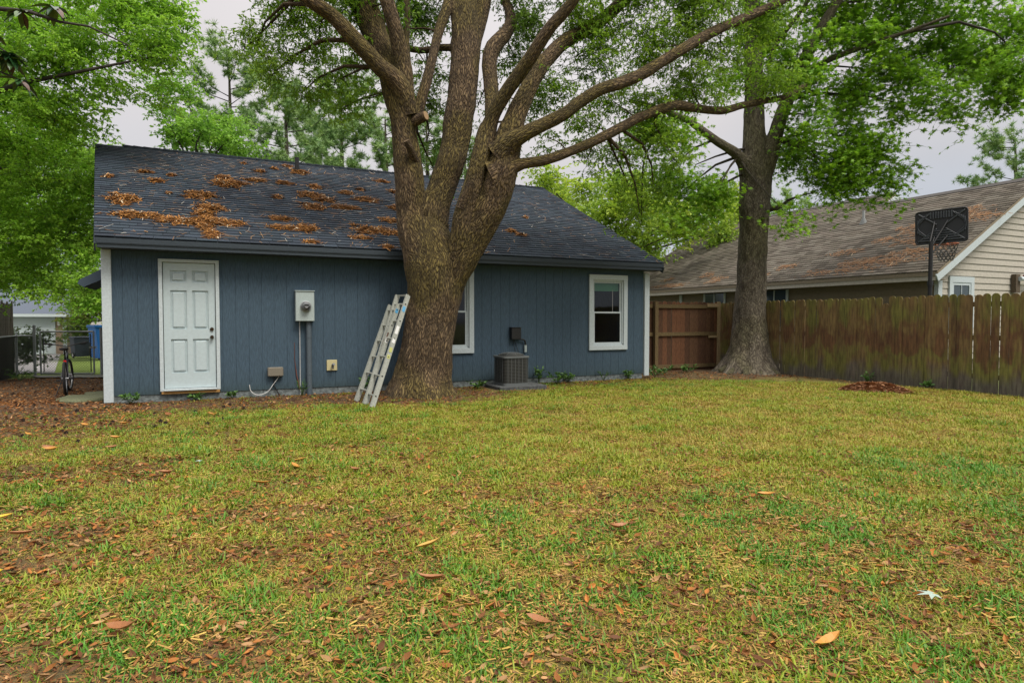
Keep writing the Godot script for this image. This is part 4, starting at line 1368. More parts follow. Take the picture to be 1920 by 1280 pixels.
func side_fence() -> void:
	rng.seed = 90
	var t := thing("picket_fence", "tall weathered board fence with green algae and faded red paint", "fence", Vector3(13.93, 0, -1.5))
	var z := 0.0
	var i := 0
	while z < 11.2:
		var w := rng.randf_range(0.133, 0.143)
		var h := 1.80 + rng.randf_range(-0.018, 0.018) - 0.02
		if absf(z - 4.62) < 0.07:
			h -= 0.14
		var o := part(t, "picket", picket(w, h, z / 12.3), M.fence)
		o.position = Vector3(rng.randf_range(-0.011, 0.011), -0.0, z + w / 2)
		o.rotation = Vector3(rng.randfn() * 0.004, -PI / 2 + rng.randfn() * 0.05, rng.randfn() * 0.003)
		z += w + (rng.randf_range(0.008, 0.015) if rng.randf() < 0.18 else rng.randf_range(0.002, 0.006))
		i += 1
	for y in [0.25, 0.95, 1.55]:
		var m := MB.new()
		m.span(Vector3(0.016, y, 0.0), Vector3(0.054, y + 0.09, 11.2))
		part(t, "rail", m, M.rail)
	for k in 5:
		var m := MB.new()
		m.span(Vector3(0.056, -0.2, 0.1 + k * 2.4), Vector3(0.146, 1.7, 0.19 + k * 2.4))
		part(t, "post", m, M.rail)


func rear_fence() -> void:
	rng.seed = 91
	var t := thing("board_fence", "reddish brown board fence with two rails filling the gap between blue house and oak corner", "fence", Vector3(10.38, 0, -1.5))
	var x := 0.0
	while x < 3.45:
		var w := rng.randf_range(0.135, 0.143)
		var o := part(t, "picket", picket(w, 1.79 + rng.randf_range(-0.015, 0.015), x / 12.3), [M.back_fence, M.back_fence_dark, M.back_fence_red][rng.randi() % 3])
		o.position = Vector3(x + w / 2, 0, rng.randf_range(-0.004, 0.004))
		x += w + (0.02 if rng.randf() < 0.16 else 0.002)
	for y in [0.06, 0.90, 1.62]:
		var m := MB.new()
		m.span(Vector3(-0.1, y, 0.016), Vector3(3.5, y + 0.095, 0.055))
		part(t, "rail", m, M.rail)
	for q in [[1.24, 1.34]]:
		var m := MB.new()
		m.span(Vector3(q[0], -0.2, 0.057), Vector3(q[1], 1.78, 0.147))
		part(t, "post", m, M.rail)
	var m := MB.new()
	m.span(Vector3(3.36, -0.1, 0.057), Vector3(3.45, 1.8, 0.095))
	m.span(Vector3(3.02, 1.66, 0.058), Vector3(3.355, 1.75, 0.096))
	m.span(Vector3(3.06, 0.84, 0.058), Vector3(3.355, 0.9, 0.1))
	part(t, "patching_timber", m, M.pale_wood, "", "pale new timber nailed to the fence corner")


func lattice(m: MB, a: Vector3, b: Vector3, h: float, cell := 0.07, r := 0.0044) -> void:
	var d := b - a
	var l := d.length()
	d /= l
	var z := d.cross(Vector3.UP) * 0.004
	var n := int((l + h) / cell)
	for i in n:
		for s in 2:
			var x0 := i * cell - (h if s == 0 else 0.0)
			var x1 := x0 + h if s == 0 else x0 - h
			var y0 := 0.0
			var y1 := h
			# clip to 0..l
			if s == 0:
				if x0 < 0:
					y0 = -x0
					x0 = 0
				if x1 > l:
					y1 -= x1 - l
					x1 = l
			else:
				if x0 > l:
					y0 = x0 - l
					x0 = l
				if x1 < 0:
					y1 -= -x1
					x1 = 0
			if y1 - y0 > 0.01:
				m.tube([a + d * x0 + Vector3.UP * y0 + z * (1 if s else -1), a + d * x1 + Vector3.UP * y1 + z * (1 if s else -1)], [r, r], 3, false)


func chain_gate() -> void:
	var g := -0.185
	var t := thing("chain_link_gate", "grey chain link gate between two posts beside the blue house", "gate")
	var a := Vector3(-2.66, g + 0.07, -8.88)
	var b := Vector3(-1.40, g + 0.07, -8.40)
	var up := Vector3.UP * 1.12
	var m := MB.new()
	for q in [[a, a + up], [b, b + up], [a, b], [a + up, b + up]]:
		m.rod(q[0], q[1], 0.022, 8)
	part(t, "gate_frame", m, M.galv)
	m = MB.new()
	var u := (b - a).normalized()
	m.rod(a + u * 0.08 + Vector3.UP * 0.05, a + u * 0.08 + up - Vector3.UP * 0.06, 0.012, 6)
	m.rod(b - u * 0.08 + Vector3.UP * 0.05, b - u * 0.08 + up - Vector3.UP * 0.06, 0.012, 6)
	part(t, "tension_bar", m, M.wire)
	m = MB.new()
	lattice(m, a + u * 0.05, b - u * 0.05, 1.1)
	part(t, "wire_mesh", m, M.wire, "stuff")
	m = MB.new()
	for q in [0.56, 0.70]:
		m.ring(a.lerp(b, q) + up + Vector3.UP * 0.07, Vector3(-u.z, 0, u.x), 0.08, 0.008, 18, 5)
	part(t, "scroll", m, M.wire)
	m = MB.new()
	m.box(b - u * 0.03 + Vector3.UP * 0.7, Vector3(0.16, 0.05, 0.03))
	part(t, "latch", m, M.galv)
	t = thing("chain_link_fence", "low chain link fence running from the gate towards the old grey boards", "fence")
	var posts := [[Vector3(-2.80, g, -8.94), 1.32, 0.035], [Vector3(-1.22, g, -8.33), 1.25, 0.035], [Vector3(-3.24, g, -9.18), 1.1, 0.026], [Vector3(-3.1, g, -5.3), 1.2, 0.03], [Vector3(-0.03, g, -7.9), 1.2, 0.03]]
	for q in posts:
		m = MB.new()
		m.rod(q[0] - Vector3.UP * 0.2, q[0] + Vector3.UP * q[1], q[2], 10)
		m.tube([q[0] + Vector3.UP * q[1], q[0] + Vector3.UP * (q[1] + 0.02), q[0] + Vector3.UP * (q[1] + 0.045)], [q[2] * 1.15, q[2] * 1.1, 0.008], 10)
		part(t, "post", m, M.galv)
	for q in [[0, 2, 1.08], [2, 3, 1.08], [1, 4, 1.08]]:
		var p0: Vector3 = posts[q[0]][0]
		var p1: Vector3 = posts[q[1]][0]
		m = MB.new()
		m.rod(p0 + Vector3.UP * q[2], p1 + Vector3.UP * q[2], 0.02, 8)
		part(t, "top_rail", m, M.galv)
		m = MB.new()
		lattice(m, p0 + Vector3.UP * 0.03, p1 + Vector3.UP * 0.03, q[2] - 0.03, 0.065)
		part(t, "wire_mesh", m, M.wire, "stuff")
	# old boards behind the wire
	t = thing("weathered_fence", "old grey upright board fence behind the chain link", "fence", Vector3(-3.2, g, -8.9))
	rng.seed = 12
	var z := 0.0
	while z < 4.4:
		var o := part(t, "picket", picket(0.14, 1.95 + rng.randf_range(-0.06, 0.06) - 0.02 * z, 0.0, 0.02), M.grey_wood)
		o.position = Vector3(-0.05 - 0.0 * z, 0, z)
		o.rotation = Vector3(0, -PI / 2 + rng.randfn() * 0.05, rng.randfn() * 0.01)
		z += 0.147
	m = MB.new()
	m.span(Vector3(-0.12, 0.3, -0.1), Vector3(-0.08, 0.39, 4.4))
	m.span(Vector3(-0.12, 1.5, -0.1), Vector3(-0.08, 1.59, 4.4))
	part(t, "rail", m, M.grey_wood)


# ---------- bicycle ----------
func bicycle() -> void:
	var t := thing("bicycle", "dark bicycle seen from behind with a red rear reflector, standing by the chain link gate", "bicycle", Vector3(-1.13, -0.165, -3.25), 0.11)
	var r := 0.335
	var lean := Basis(Vector3(0, 0, 1), 0.03)
	for k in 2:
		var w := node(t, "wheel")
		w.position = lean * Vector3(0, r, -1.05 * k)
		w.basis = lean * Basis(Vector3.UP, 0.0 if k == 0 else -0.12)
		var m := MB.new()
		m.ring(Vector3.ZERO, Vector3.RIGHT, r - 0.024, 0.025, 40, 8)
		part(w, "tyre", m, M.rubber)
		m = MB.new()
		m.ring(Vector3.ZERO, Vector3.RIGHT, r - 0.055, 0.013, 40, 6)
		part(w, "rim", m, M.steel)
		m = MB.new()
		m.rod(Vector3(-0.055, 0, 0), Vector3(0.055, 0, 0), 0.02, 8)
		for i in 28:
			var a := TAU * i / 28
			m.rod(Vector3(0.03 * (1 if i % 2 else -1), cos(a + 0.3) * 0.02, sin(a + 0.3) * 0.02), Vector3(0, cos(a) * (r - 0.06), sin(a) * (r - 0.06)), 0.0014, 3)
		part(w, "spokes", m, M.steel, "stuff")
	var f := node(t, "frame")
	f.basis = lean
	var m := MB.new()
	var bb := Vector3(0, 0.29, -0.43)
	var seat := Vector3(0, 0.74, -0.25)
	var head := Vector3(0, 0.80, -0.80)
	var head2 := Vector3(0, 0.68, -0.86)
	m.rod(bb, seat, 0.017, 8)
	m.rod(seat - Vector3(0, 0.05, -0.0), head, 0.018, 8)
	m.rod(bb, head2, 0.021, 8)
	m.rod(head + (head - head2) * 0.15, head2, 0.022, 8)
	for s: int in [-1, 1]:
		m.rod(Vector3(s * 0.062, r, 0), bb + Vector3(s * 0.03, 0, 0), 0.01, 6)
		m.rod(Vector3(s * 0.062, r, 0), seat + Vector3(s * 0.02, -0.06, 0), 0.009, 6)
	part(f, "tubes", m, plain(Color(0.02, 0.022, 0.035), 0.3))
	m = MB.new()
	m.rod(head2, head2 + Vector3(0, -0.06, -0.03), 0.02, 8)
	for s: int in [-1, 1]:
		m.tube([head2 + Vector3(s * 0.01, -0.05, -0.02), head2 + Vector3(s * 0.055, -0.09, -0.03), Vector3(s * 0.055, r, -1.05)], [0.014, 0.014, 0.011], 7)
	part(f, "fork", m, M.dark_metal)
	m = MB.new()
	m.rod(head, head + Vector3(0, 0.1, 0.02), 0.014, 8)
	m.tube([Vector3(-0.35, 1.0, -0.72), Vector3(-0.2, 0.985, -0.79), Vector3(0, 0.93, -0.82), Vector3(0.2, 0.985, -0.79), Vector3(0.35, 1.0, -0.72)], [0.012, 0.012, 0.013, 0.012, 0.012], 8)
	part(f, "handlebar", m, M.dark_metal)
	for s: int in [-1, 1]:
		m = MB.new()
		m.rod(Vector3(s * 0.36, 1.003, -0.715), Vector3(s * 0.24, 0.99, -0.775), 0.018, 8)
		part(f, "grip", m, M.rubber)
		m = MB.new()
		m.rod(Vector3(s * 0.22, 0.975, -0.80), Vector3(s * 0.33, 0.94, -0.80), 0.006, 6)
		part(f, "brake_lever", m, M.dark_metal)
	m = MB.new()
	m.rod(seat - Vector3(0, 0.03, 0), Vector3(0, 0.88, -0.2), 0.014, 8)
	part(f, "seat_post", m, M.dark_metal)
	m = MB.new()
	m.tube([Vector3(0, 0.905, -0.05), Vector3(0, 0.915, -0.09), Vector3(0, 0.915, -0.16), Vector3(0, 0.91, -0.24), Vector3(0, 0.905, -0.32)], [0.03, 0.078, 0.07, 0.032, 0.02], 12)
	for i in m.v.size():
		m.v[i].y = 0.905 + (m.v[i].y - 0.905) * 0.42
	part(f, "saddle", m, M.rubber)
	m = MB.new()
	m.rod(Vector3(0, 0.66, -0.165), Vector3(0, 0.66, -0.13), 0.027, 12)
	part(f, "reflector", m, plain(Color(0.75, 0.02, 0.015), 0.2), "", "red round rear reflector")
	m = MB.new()
	m.rod(bb + Vector3(-0.07, 0, 0), bb + Vector3(0.07, 0, 0), 0.02, 8)
	m.rod(bb + Vector3(0.05, 0, 0), bb + Vector3(0.056, 0, 0), 0.085, 20)
	m.rod(bb + Vector3(0.075, 0, 0), bb + Vector3(0.085, 0.03, 0.165), 0.011, 6)
	m.rod(bb + Vector3(-0.075, 0, 0), bb + Vector3(-0.085, -0.03, -0.165), 0.011, 6)
	part(f, "crank", m, M.dark_metal)
	for s: int in [-1, 1]:
		m = MB.new()
		m.box(bb + Vector3(s * 0.14, s * 0.03, s * 0.165), Vector3(0.1, 0.022, 0.07))
		part(f, "pedal", m, M.rubber)
	m = MB.new()
	m.rod(Vector3(-0.06, 0.3, -0.1), Vector3(-0.17, 0.0, -0.02), 0.008, 6)
	part(f, "kickstand", m, M.dark_metal)


# ---------- the neighbour's house on the right ----------
func neighbour_house() -> void:
	var h := thing("beige_house", "beige sided house with a faded brown shingle roof beyond the board fence", "house")
	var xe := 17.43
	var zg := 1.77
	var sl := 0.586
	var m := MB.new()
	m.span(Vector3(17.95, -0.2, -11.5), Vector3(27.0, 2.3, zg - 0.05))
	m.prism(PackedVector2Array([Vector2(17.95, 2.302), Vector2(26.4, 2.302), Vector2(22.1, 4.95)]), 4.6, Transform3D(Basis(), Vector3(0, 0, zg - 4.65)))
	part(h, "wall", m, M.vinyl_dark)
	# lapped boards on the gable, each cut to the rake
	var y := 0.3
	while y < 4.9:
		var ex := 0.165
		var a := maxf(17.98, xe + 0.12 + (y - 2.33) / sl) if y > 2.33 else 17.98
		var b := 26.4 if y < 2.5 else 26.4 - (y - 2.5) / sl
		if b - a > 0.1:
			m = MB.new()
			var a2 := maxf(17.98, xe + 0.12 + (y + ex - 2.33) / sl) if y + ex > 2.33 else 17.98
			m.quad(Vector3(a, y, zg + 0.03), Vector3(b, y, zg + 0.03), Vector3(b, y + ex, zg + 0.008), Vector3(a2, y + ex, zg + 0.008))
			m.quad(Vector3(a, y, zg), Vector3(b, y, zg), Vector3(b, y, zg + 0.03), Vector3(a, y, zg + 0.03))
			m.quad(Vector3(a, y, zg - 0.04), Vector3(a, y, zg + 0.03), Vector3(a2, y + ex, zg + 0.008), Vector3(a2, y + ex, zg - 0.04))
			part(h, "siding_board", m, M.vinyl)
		y += ex
	y = 0.9
	while y < 2.28:
		m = MB.new()
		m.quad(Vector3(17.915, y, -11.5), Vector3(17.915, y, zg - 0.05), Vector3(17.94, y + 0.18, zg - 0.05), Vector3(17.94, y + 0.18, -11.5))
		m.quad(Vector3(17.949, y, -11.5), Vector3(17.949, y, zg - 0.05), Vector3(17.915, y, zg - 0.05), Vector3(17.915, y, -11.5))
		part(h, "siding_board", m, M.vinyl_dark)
		y += 0.18
	for q in [[17.99, zg + 0.05]]:
		m = MB.new()
		m.span(Vector3(17.9, -0.2, zg - 0.06), Vector3(18.06, 2.32, zg + 0.045))
		part(h, "corner_board", m, M.white)
	# roof
	var roof := node(h, "roof")
	var up := Vector3(1, sl, 0).normalized()
	var ax := Vector3(0, 0, -1)
	# ax x up must look up and out: use ax = +z reversed order
	var nn := Vector3(-sl, 1, 0).normalized()
	var eave := Vector3(xe - 0.04, 2.49, 0)
	var zn := zg + 0.32
	var zs := -2.6
	var zf := -11.8
	var sn := (22.05 - xe) * sqrt(1 + sl * sl)
	var sf := (22.85 - xe) * sqrt(1 + sl * sl)
	m = MB.new()
	for q in [[zn, zs, sn], [zs - 0.001, zf, sf]]:
		var a: Vector3 = eave + Vector3(0, 0, q[0])
		var b: Vector3 = eave + Vector3(0, 0, q[1])
		var a2: Vector3 = a + up * q[2]
		var b2: Vector3 = b + up * q[2]
		m.quad(a, a2, b2, b)
		var d := Vector3(0, -0.1, 0)
		m.quad(a + d, a, b, b + d)
		m.quad(a + d, b + d, b2 + d, a2 + d)
		m.quad(a, a + d, a2 + d, a2)
		m.quad(b + d, b, b2, b2 + d)
		m.quad(a2, Vector3(2 * a2.x - a.x, a.y, a.z), Vector3(2 * a2.x - a.x, a.y, b.z), b2)
	part(roof, "deck", m, M.vinyl_dark)
	shingles(roof, "shingles", eave + Vector3(0, 0, zf), Vector3(0, 0, 1), up, sf, func(s): return [0.0, zn - zf if s < sn else zs - zf], 0.15, [0.25, 0.3, 0.36], M.shingle, [Color(0.07, 0.058, 0.04), Color(0.145, 0.127, 0.1)], 0, 81)
	m = MB.new()
	for q in [[zn, zs, sn], [zs, zf, sf]]:
		var c: Vector3 = eave + up * q[2] + Vector3(0, 0.03, (q[0] + q[1]) / 2)
		m.box(c, Vector3(0.24, 0.02, absf(q[0] - q[1]) - 0.004), Basis(up, nn, up.cross(nn)))
	part(roof, "ridge_cap", m, plain(Color(0.06, 0.055, 0.05), 0.9))
	m = MB.new()
	m.prism(PackedVector2Array([Vector2(21.9, 5.07), Vector2(22.85, 5.62), Vector2(23.6, 5.2), Vector2(22.2, 5.05)]), 0.05, Transform3D(Basis(), Vector3(0, 0, zs + 0.004)))
	part(roof, "gable_face", m, M.white)
	# eave board, rake boards
	m = MB.new()
	m.span(Vector3(xe - 0.02, 2.28, zf), Vector3(xe + 0.02, 2.438, zn - 0.05))
	part(h, "fascia", m, M.vinyl)
	m = MB.new()
	m.span(Vector3(xe + 0.021, 2.3, zf), Vector3(17.95, 2.315, zg + 0.2))
	part(h, "soffit", m, M.vinyl_dark)
	m = MB.new()
	var ra := eave + Vector3(0, -0.16, zn - 0.012)
	var rb := ra + up * sn
	m.box((ra + rb) / 2, Vector3(ra.distance_to(rb), 0.17, 0.03), Basis(up, nn, up.cross(nn)))
	part(h, "rake_board", m, M.white)
	m = MB.new()
	m.quad(eave + Vector3(0.05, -0.2, zg), eave + Vector3(0.05, -0.2, zn - 0.03), eave + Vector3(0.05, -0.2, zn - 0.03) + up * sn, eave + Vector3(0.05, -0.2, zg) + up * sn)
	part(h, "rake_soffit", m, M.vinyl)
	# roof vent
	m = MB.new()
	var vb := eave + up * 3.9 + Vector3(0, 0, -2.3)
	m.rod(vb, vb + Vector3.UP * 0.42, 0.04, 10)
	m.tube([vb - Vector3.UP * 0.05, vb + Vector3.UP * 0.16], [0.14, 0.05], 12)
	part(h, "vent_pipe", m, M.galv)
	# windows
	var w := node(h, "window")
	m = MB.new()
	for q in [[18.33, 19.37, 2.27, 2.42], [18.33, 18.46, 1.1, 2.269], [19.24, 19.37, 1.1, 2.269]]:
		m.span(Vector3(q[0], q[2], zg + 0.03), Vector3(q[1], q[3], zg + 0.07))
	part(w, "casing", m, M.white)
	m = MB.new()
	for q in [[18.461, 19.239, 2.2, 2.269], [18.461, 18.52, 1.1, 2.199], [19.18, 19.239, 1.1, 2.199], [18.84, 18.86, 1.1, 2.199]]:
		m.span(Vector3(q[0], q[2], zg + 0.032), Vector3(q[1], q[3], zg + 0.056))
	part(w, "frame", m, M.white)
	m = MB.new()
	m.span(Vector3(18.5, 1.1, zg + 0.031), Vector3(19.2, 2.22, zg + 0.04))
	part(w, "pane", m, plain(Color(0.05, 0.07, 0.075), 0.05))
	for z in [-6.0, -3.3]:
		w = node(h, "window")
		m = MB.new()
		for q in [[z - 0.55, z - 0.47], [z + 0.47, z + 0.55], [z - 0.02, z + 0.02]]:
			m.span(Vector3(17.87, 1.1, q[0]), Vector3(17.91, 2.27, q[1]))
		part(w, "frame", m, M.white)
		m = MB.new()
		m.span(Vector3(17.885, 1.1, z - 0.46), Vector3(17.9, 2.26, z + 0.46))
		part(w, "pane", m, plain(Color(0.05, 0.07, 0.085), 0.05))
	m = MB.new()
	m.span(Vector3(17.88, 1.0, -7.9), Vector3(17.912, 2.28, -7.75))
	part(h, "trim_board", m, M.white)
	# awning bracket at the gable, seen at the edge of the picture
	var t := thing("wall_bracket", "dark wooden bracket with a rolled awning on the beige gable", "bracket")
	m = MB.new()
	m.span(Vector3(21.1, 2.05, zg + 0.04), Vector3(21.3, 2.55, zg + 0.16))
	part(t, "wooden_block", m, M.soil_wood)
	m = MB.new()
	m.rod(Vector3(21.2, 2.42, zg + 0.2), Vector3(23.2, 2.5, zg + 0.2), 0.06, 10)
	part(t, "roll", m, M.white)
	m = MB.new()
	m.rod(Vector3(21.35, 2.5, zg + 0.22), Vector3(23.2, 2.56, zg + 0.22), 0.035, 8)
	part(t, "red_bar", m, plain(Color(0.2, 0.02, 0.03), 0.6))
	# fallen needles on this roof
	rng.seed = 333
	var spots := [[1.2, 1.2, 0.9, 0.16], [1.9, 1.5, 0.8, 0.14], [2.6, 1.7, 0.9, 0.2], [0.75, 2.0, 1.2, 0.2], [0.85, 2.6, 0.7, 0.12], [3.1, 0.9, 1.0, 0.22], [3.6, 1.3, 0.7, 0.16], [2.2, 2.6, 0.4, 0.12], [0.35, 3.1, 1.0, 0.1], [1.0, 5.2, 0.5, 0.1], [0.5, 5.9, 0.35, 0.1], [0.45, 7.9, 0.4, 0.15], [0.9, 8.7, 0.35, 0.12], [0.25, 10.3, 1.1, 0.1], [0.8, 10.9, 0.4, 0.1], [1.6, 3.5, 0.6, 0.12], [2.9, 2.3, 0.5, 0.1]]
	for i in spots.size():
		var q: Array = spots[i]
		var mb := straw(q[2] * 1.1, q[3] * 2.0, 500 + i, 520, 0.01, [Color(0.16, 0.08, 0.035), Color(0.36, 0.19, 0.085), Color(0.45, 0.34, 0.22)], 0.19, false)
		var o := part(self, "pine_straw", mb, M.needle)
		var up_there := "along the eave" if q[0] < 0.8 else ("partway up the slope" if q[0] < 1.8 else "high up the slope")
		tag(o, "reddish pine straw %s of the brown roof" % up_there, "pine straw", "pine straw on the beige house's roof")
		told_apart(o, -q[1], "from the far end")
		o.transform = Transform3D(Basis(Vector3(0, 0, -1), nn, up.cross(nn).cross(nn) * 1.0), eave + up * q[0] + Vector3(0, 0, zn - q[1]) + nn * 0.035)
		o.transform.basis = Basis(Vector3(0, 0, -1), nn, Vector3(0, 0, -1).cross(nn))


func basketball_hoop() -> void:
	var fwd := Vector3(0.427, 0, -0.904)
	var rt := Vector3(0.904, 0, 0.427)
	var r := (rt * 0.72 - fwd * 0.694).normalized()
	var front := (fwd * 0.72 + rt * 0.694).normalized()
	var c := Vector3(15.77, 3.33, 3.12)
	var t := thing("basketball_hoop", "black basketball backboard seen from behind on a pole above the fence", "basketball hoop", Vector3(c.x, 0, c.z) - front * 0.30 - r * 0.13)
	var o := Vector3(0, c.y, 0) + front * 0.30 + r * 0.13
	var bs := Basis(r, Vector3.UP, r.cross(Vector3.UP)) * Basis(Vector3.FORWARD, -0.02)
	var m := MB.new()
	m.prism(rounded(0.96, 0.72, 0.06, 4), 0.03, Transform3D(bs, o))
	part(t, "backboard", m, M.board)
	m = MB.new()
	var rim := rounded(0.96, 0.72, 0.06, 4)
	for i in rim.size():
		var a := rim[i]
		var b := rim[(i + 1) % rim.size()]
		m.rod(o + bs * Vector3(a.x * 0.98, a.y * 0.98, 0.035), o + bs * Vector3(b.x * 0.98, b.y * 0.98, 0.035), 0.016, 6)
	part(t, "board_edge", m, M.dark_metal)
	# moulded ribs: upright in the top wedge, level in the bottom one, slanting in the side wedges
	var ribs := []
	for i in 9:
		ribs.append([Vector2(-0.24 + i * 0.06, 0.37), Vector2(-0.24 + i * 0.06, 0.2)])
	for i in 5:
		ribs.append([Vector2(-0.2 - 0.07 * i, -0.11 - 0.055 * i), Vector2(0.2 + 0.07 * i, -0.11 - 0.055 * i)])
	for s: int in [-1, 1]:
		for i in 6:
			var k := 0.26 + i * 0.055
			ribs.append([Vector2(s * k, 0.17 - i * 0.03 + 0.17), Vector2(s * (k + 0.02 + 0.2 - i * 0.02), 0.17 - i * 0.03 - 0.03)])
			ribs.append([Vector2(s * k, -0.17 + i * 0.03 - 0.12), Vector2(s * (k + 0.22 - i * 0.02), -0.17 + i * 0.03 + 0.07)])
		ribs.append([Vector2(s * 0.1, 0.05), Vector2(s * 0.53, 0.35)])
		ribs.append([Vector2(s * 0.1, -0.05), Vector2(s * 0.53, -0.35)])
	for q in ribs:
		m = MB.new()
		var d: Vector2 = q[1] - q[0]
		var mid: Vector2 = (q[0] + q[1]) / 2
		var lim := Vector2(0.44, 0.325)
		var e0 := ((mid - d / 2) * Vector2(0.8, 0.88)).clamp(-lim, lim)
		var e1 := ((mid + d / 2) * Vector2(0.8, 0.88)).clamp(-lim, lim)
		mid = (e0 + e1) / 2
		d = e1 - e0
		if d.length() < 0.06:
			continue
		m.cham(o + bs * Vector3(mid.x, mid.y, 0.043), Vector3(d.length(), 0.03, 0.028), 0.006, bs * Basis(Vector3(0, 0, 1), d.angle()))
		part(t, "rib", m, M.board_rib)
	m = MB.new()
	m.rod(Vector3(0, -0.1, 0), Vector3(0, 3.0, 0), 0.042, 12)
	m.rod(Vector3(0, 2.05, 0), Vector3(0, 2.15, 0), 0.06, 12)
	part(t, "pole", m, M.black)
	m = MB.new()
	for s: int in [-1, 1]:
		m.rod(Vector3(0, 2.92, 0) + r * 0.03 * s, o + bs * Vector3(s * 0.12 - 0.0, 0.12, 0.03), 0.018, 6)
		m.rod(Vector3(0, 2.75, 0) + r * 0.03 * s, o + bs * Vector3(s * 0.12 - 0.0, -0.2, 0.03), 0.018, 6)
	part(t, "arm", m, M.black)
	var rc := o + front * 0.56 - Vector3.UP * 0.33
	m = MB.new()
	m.ring(rc, Vector3.UP, 0.23, 0.012, 28, 6)
	m.box(rc - front * 0.38, Vector3(0.16, 0.08, 0.32), bs)
	part(t, "rim", m, plain(Color(0.35, 0.08, 0.02), 0.5))
	m = MB.new()
	for i in 12:
		for s: int in [-1, 1]:
			var pts := []
			var rad := []
			for k in 6:
				var a: float = TAU * (i + s * k * 0.5) / 12
				var q := 0.23 - 0.02 * k
				pts.append(rc + Vector3(cos(a) * q, -0.075 * k, sin(a) * q))
				rad.append(0.006)
			m.tube(pts, rad, 4, false)
	part(t, "net", m, M.wire, "stuff")


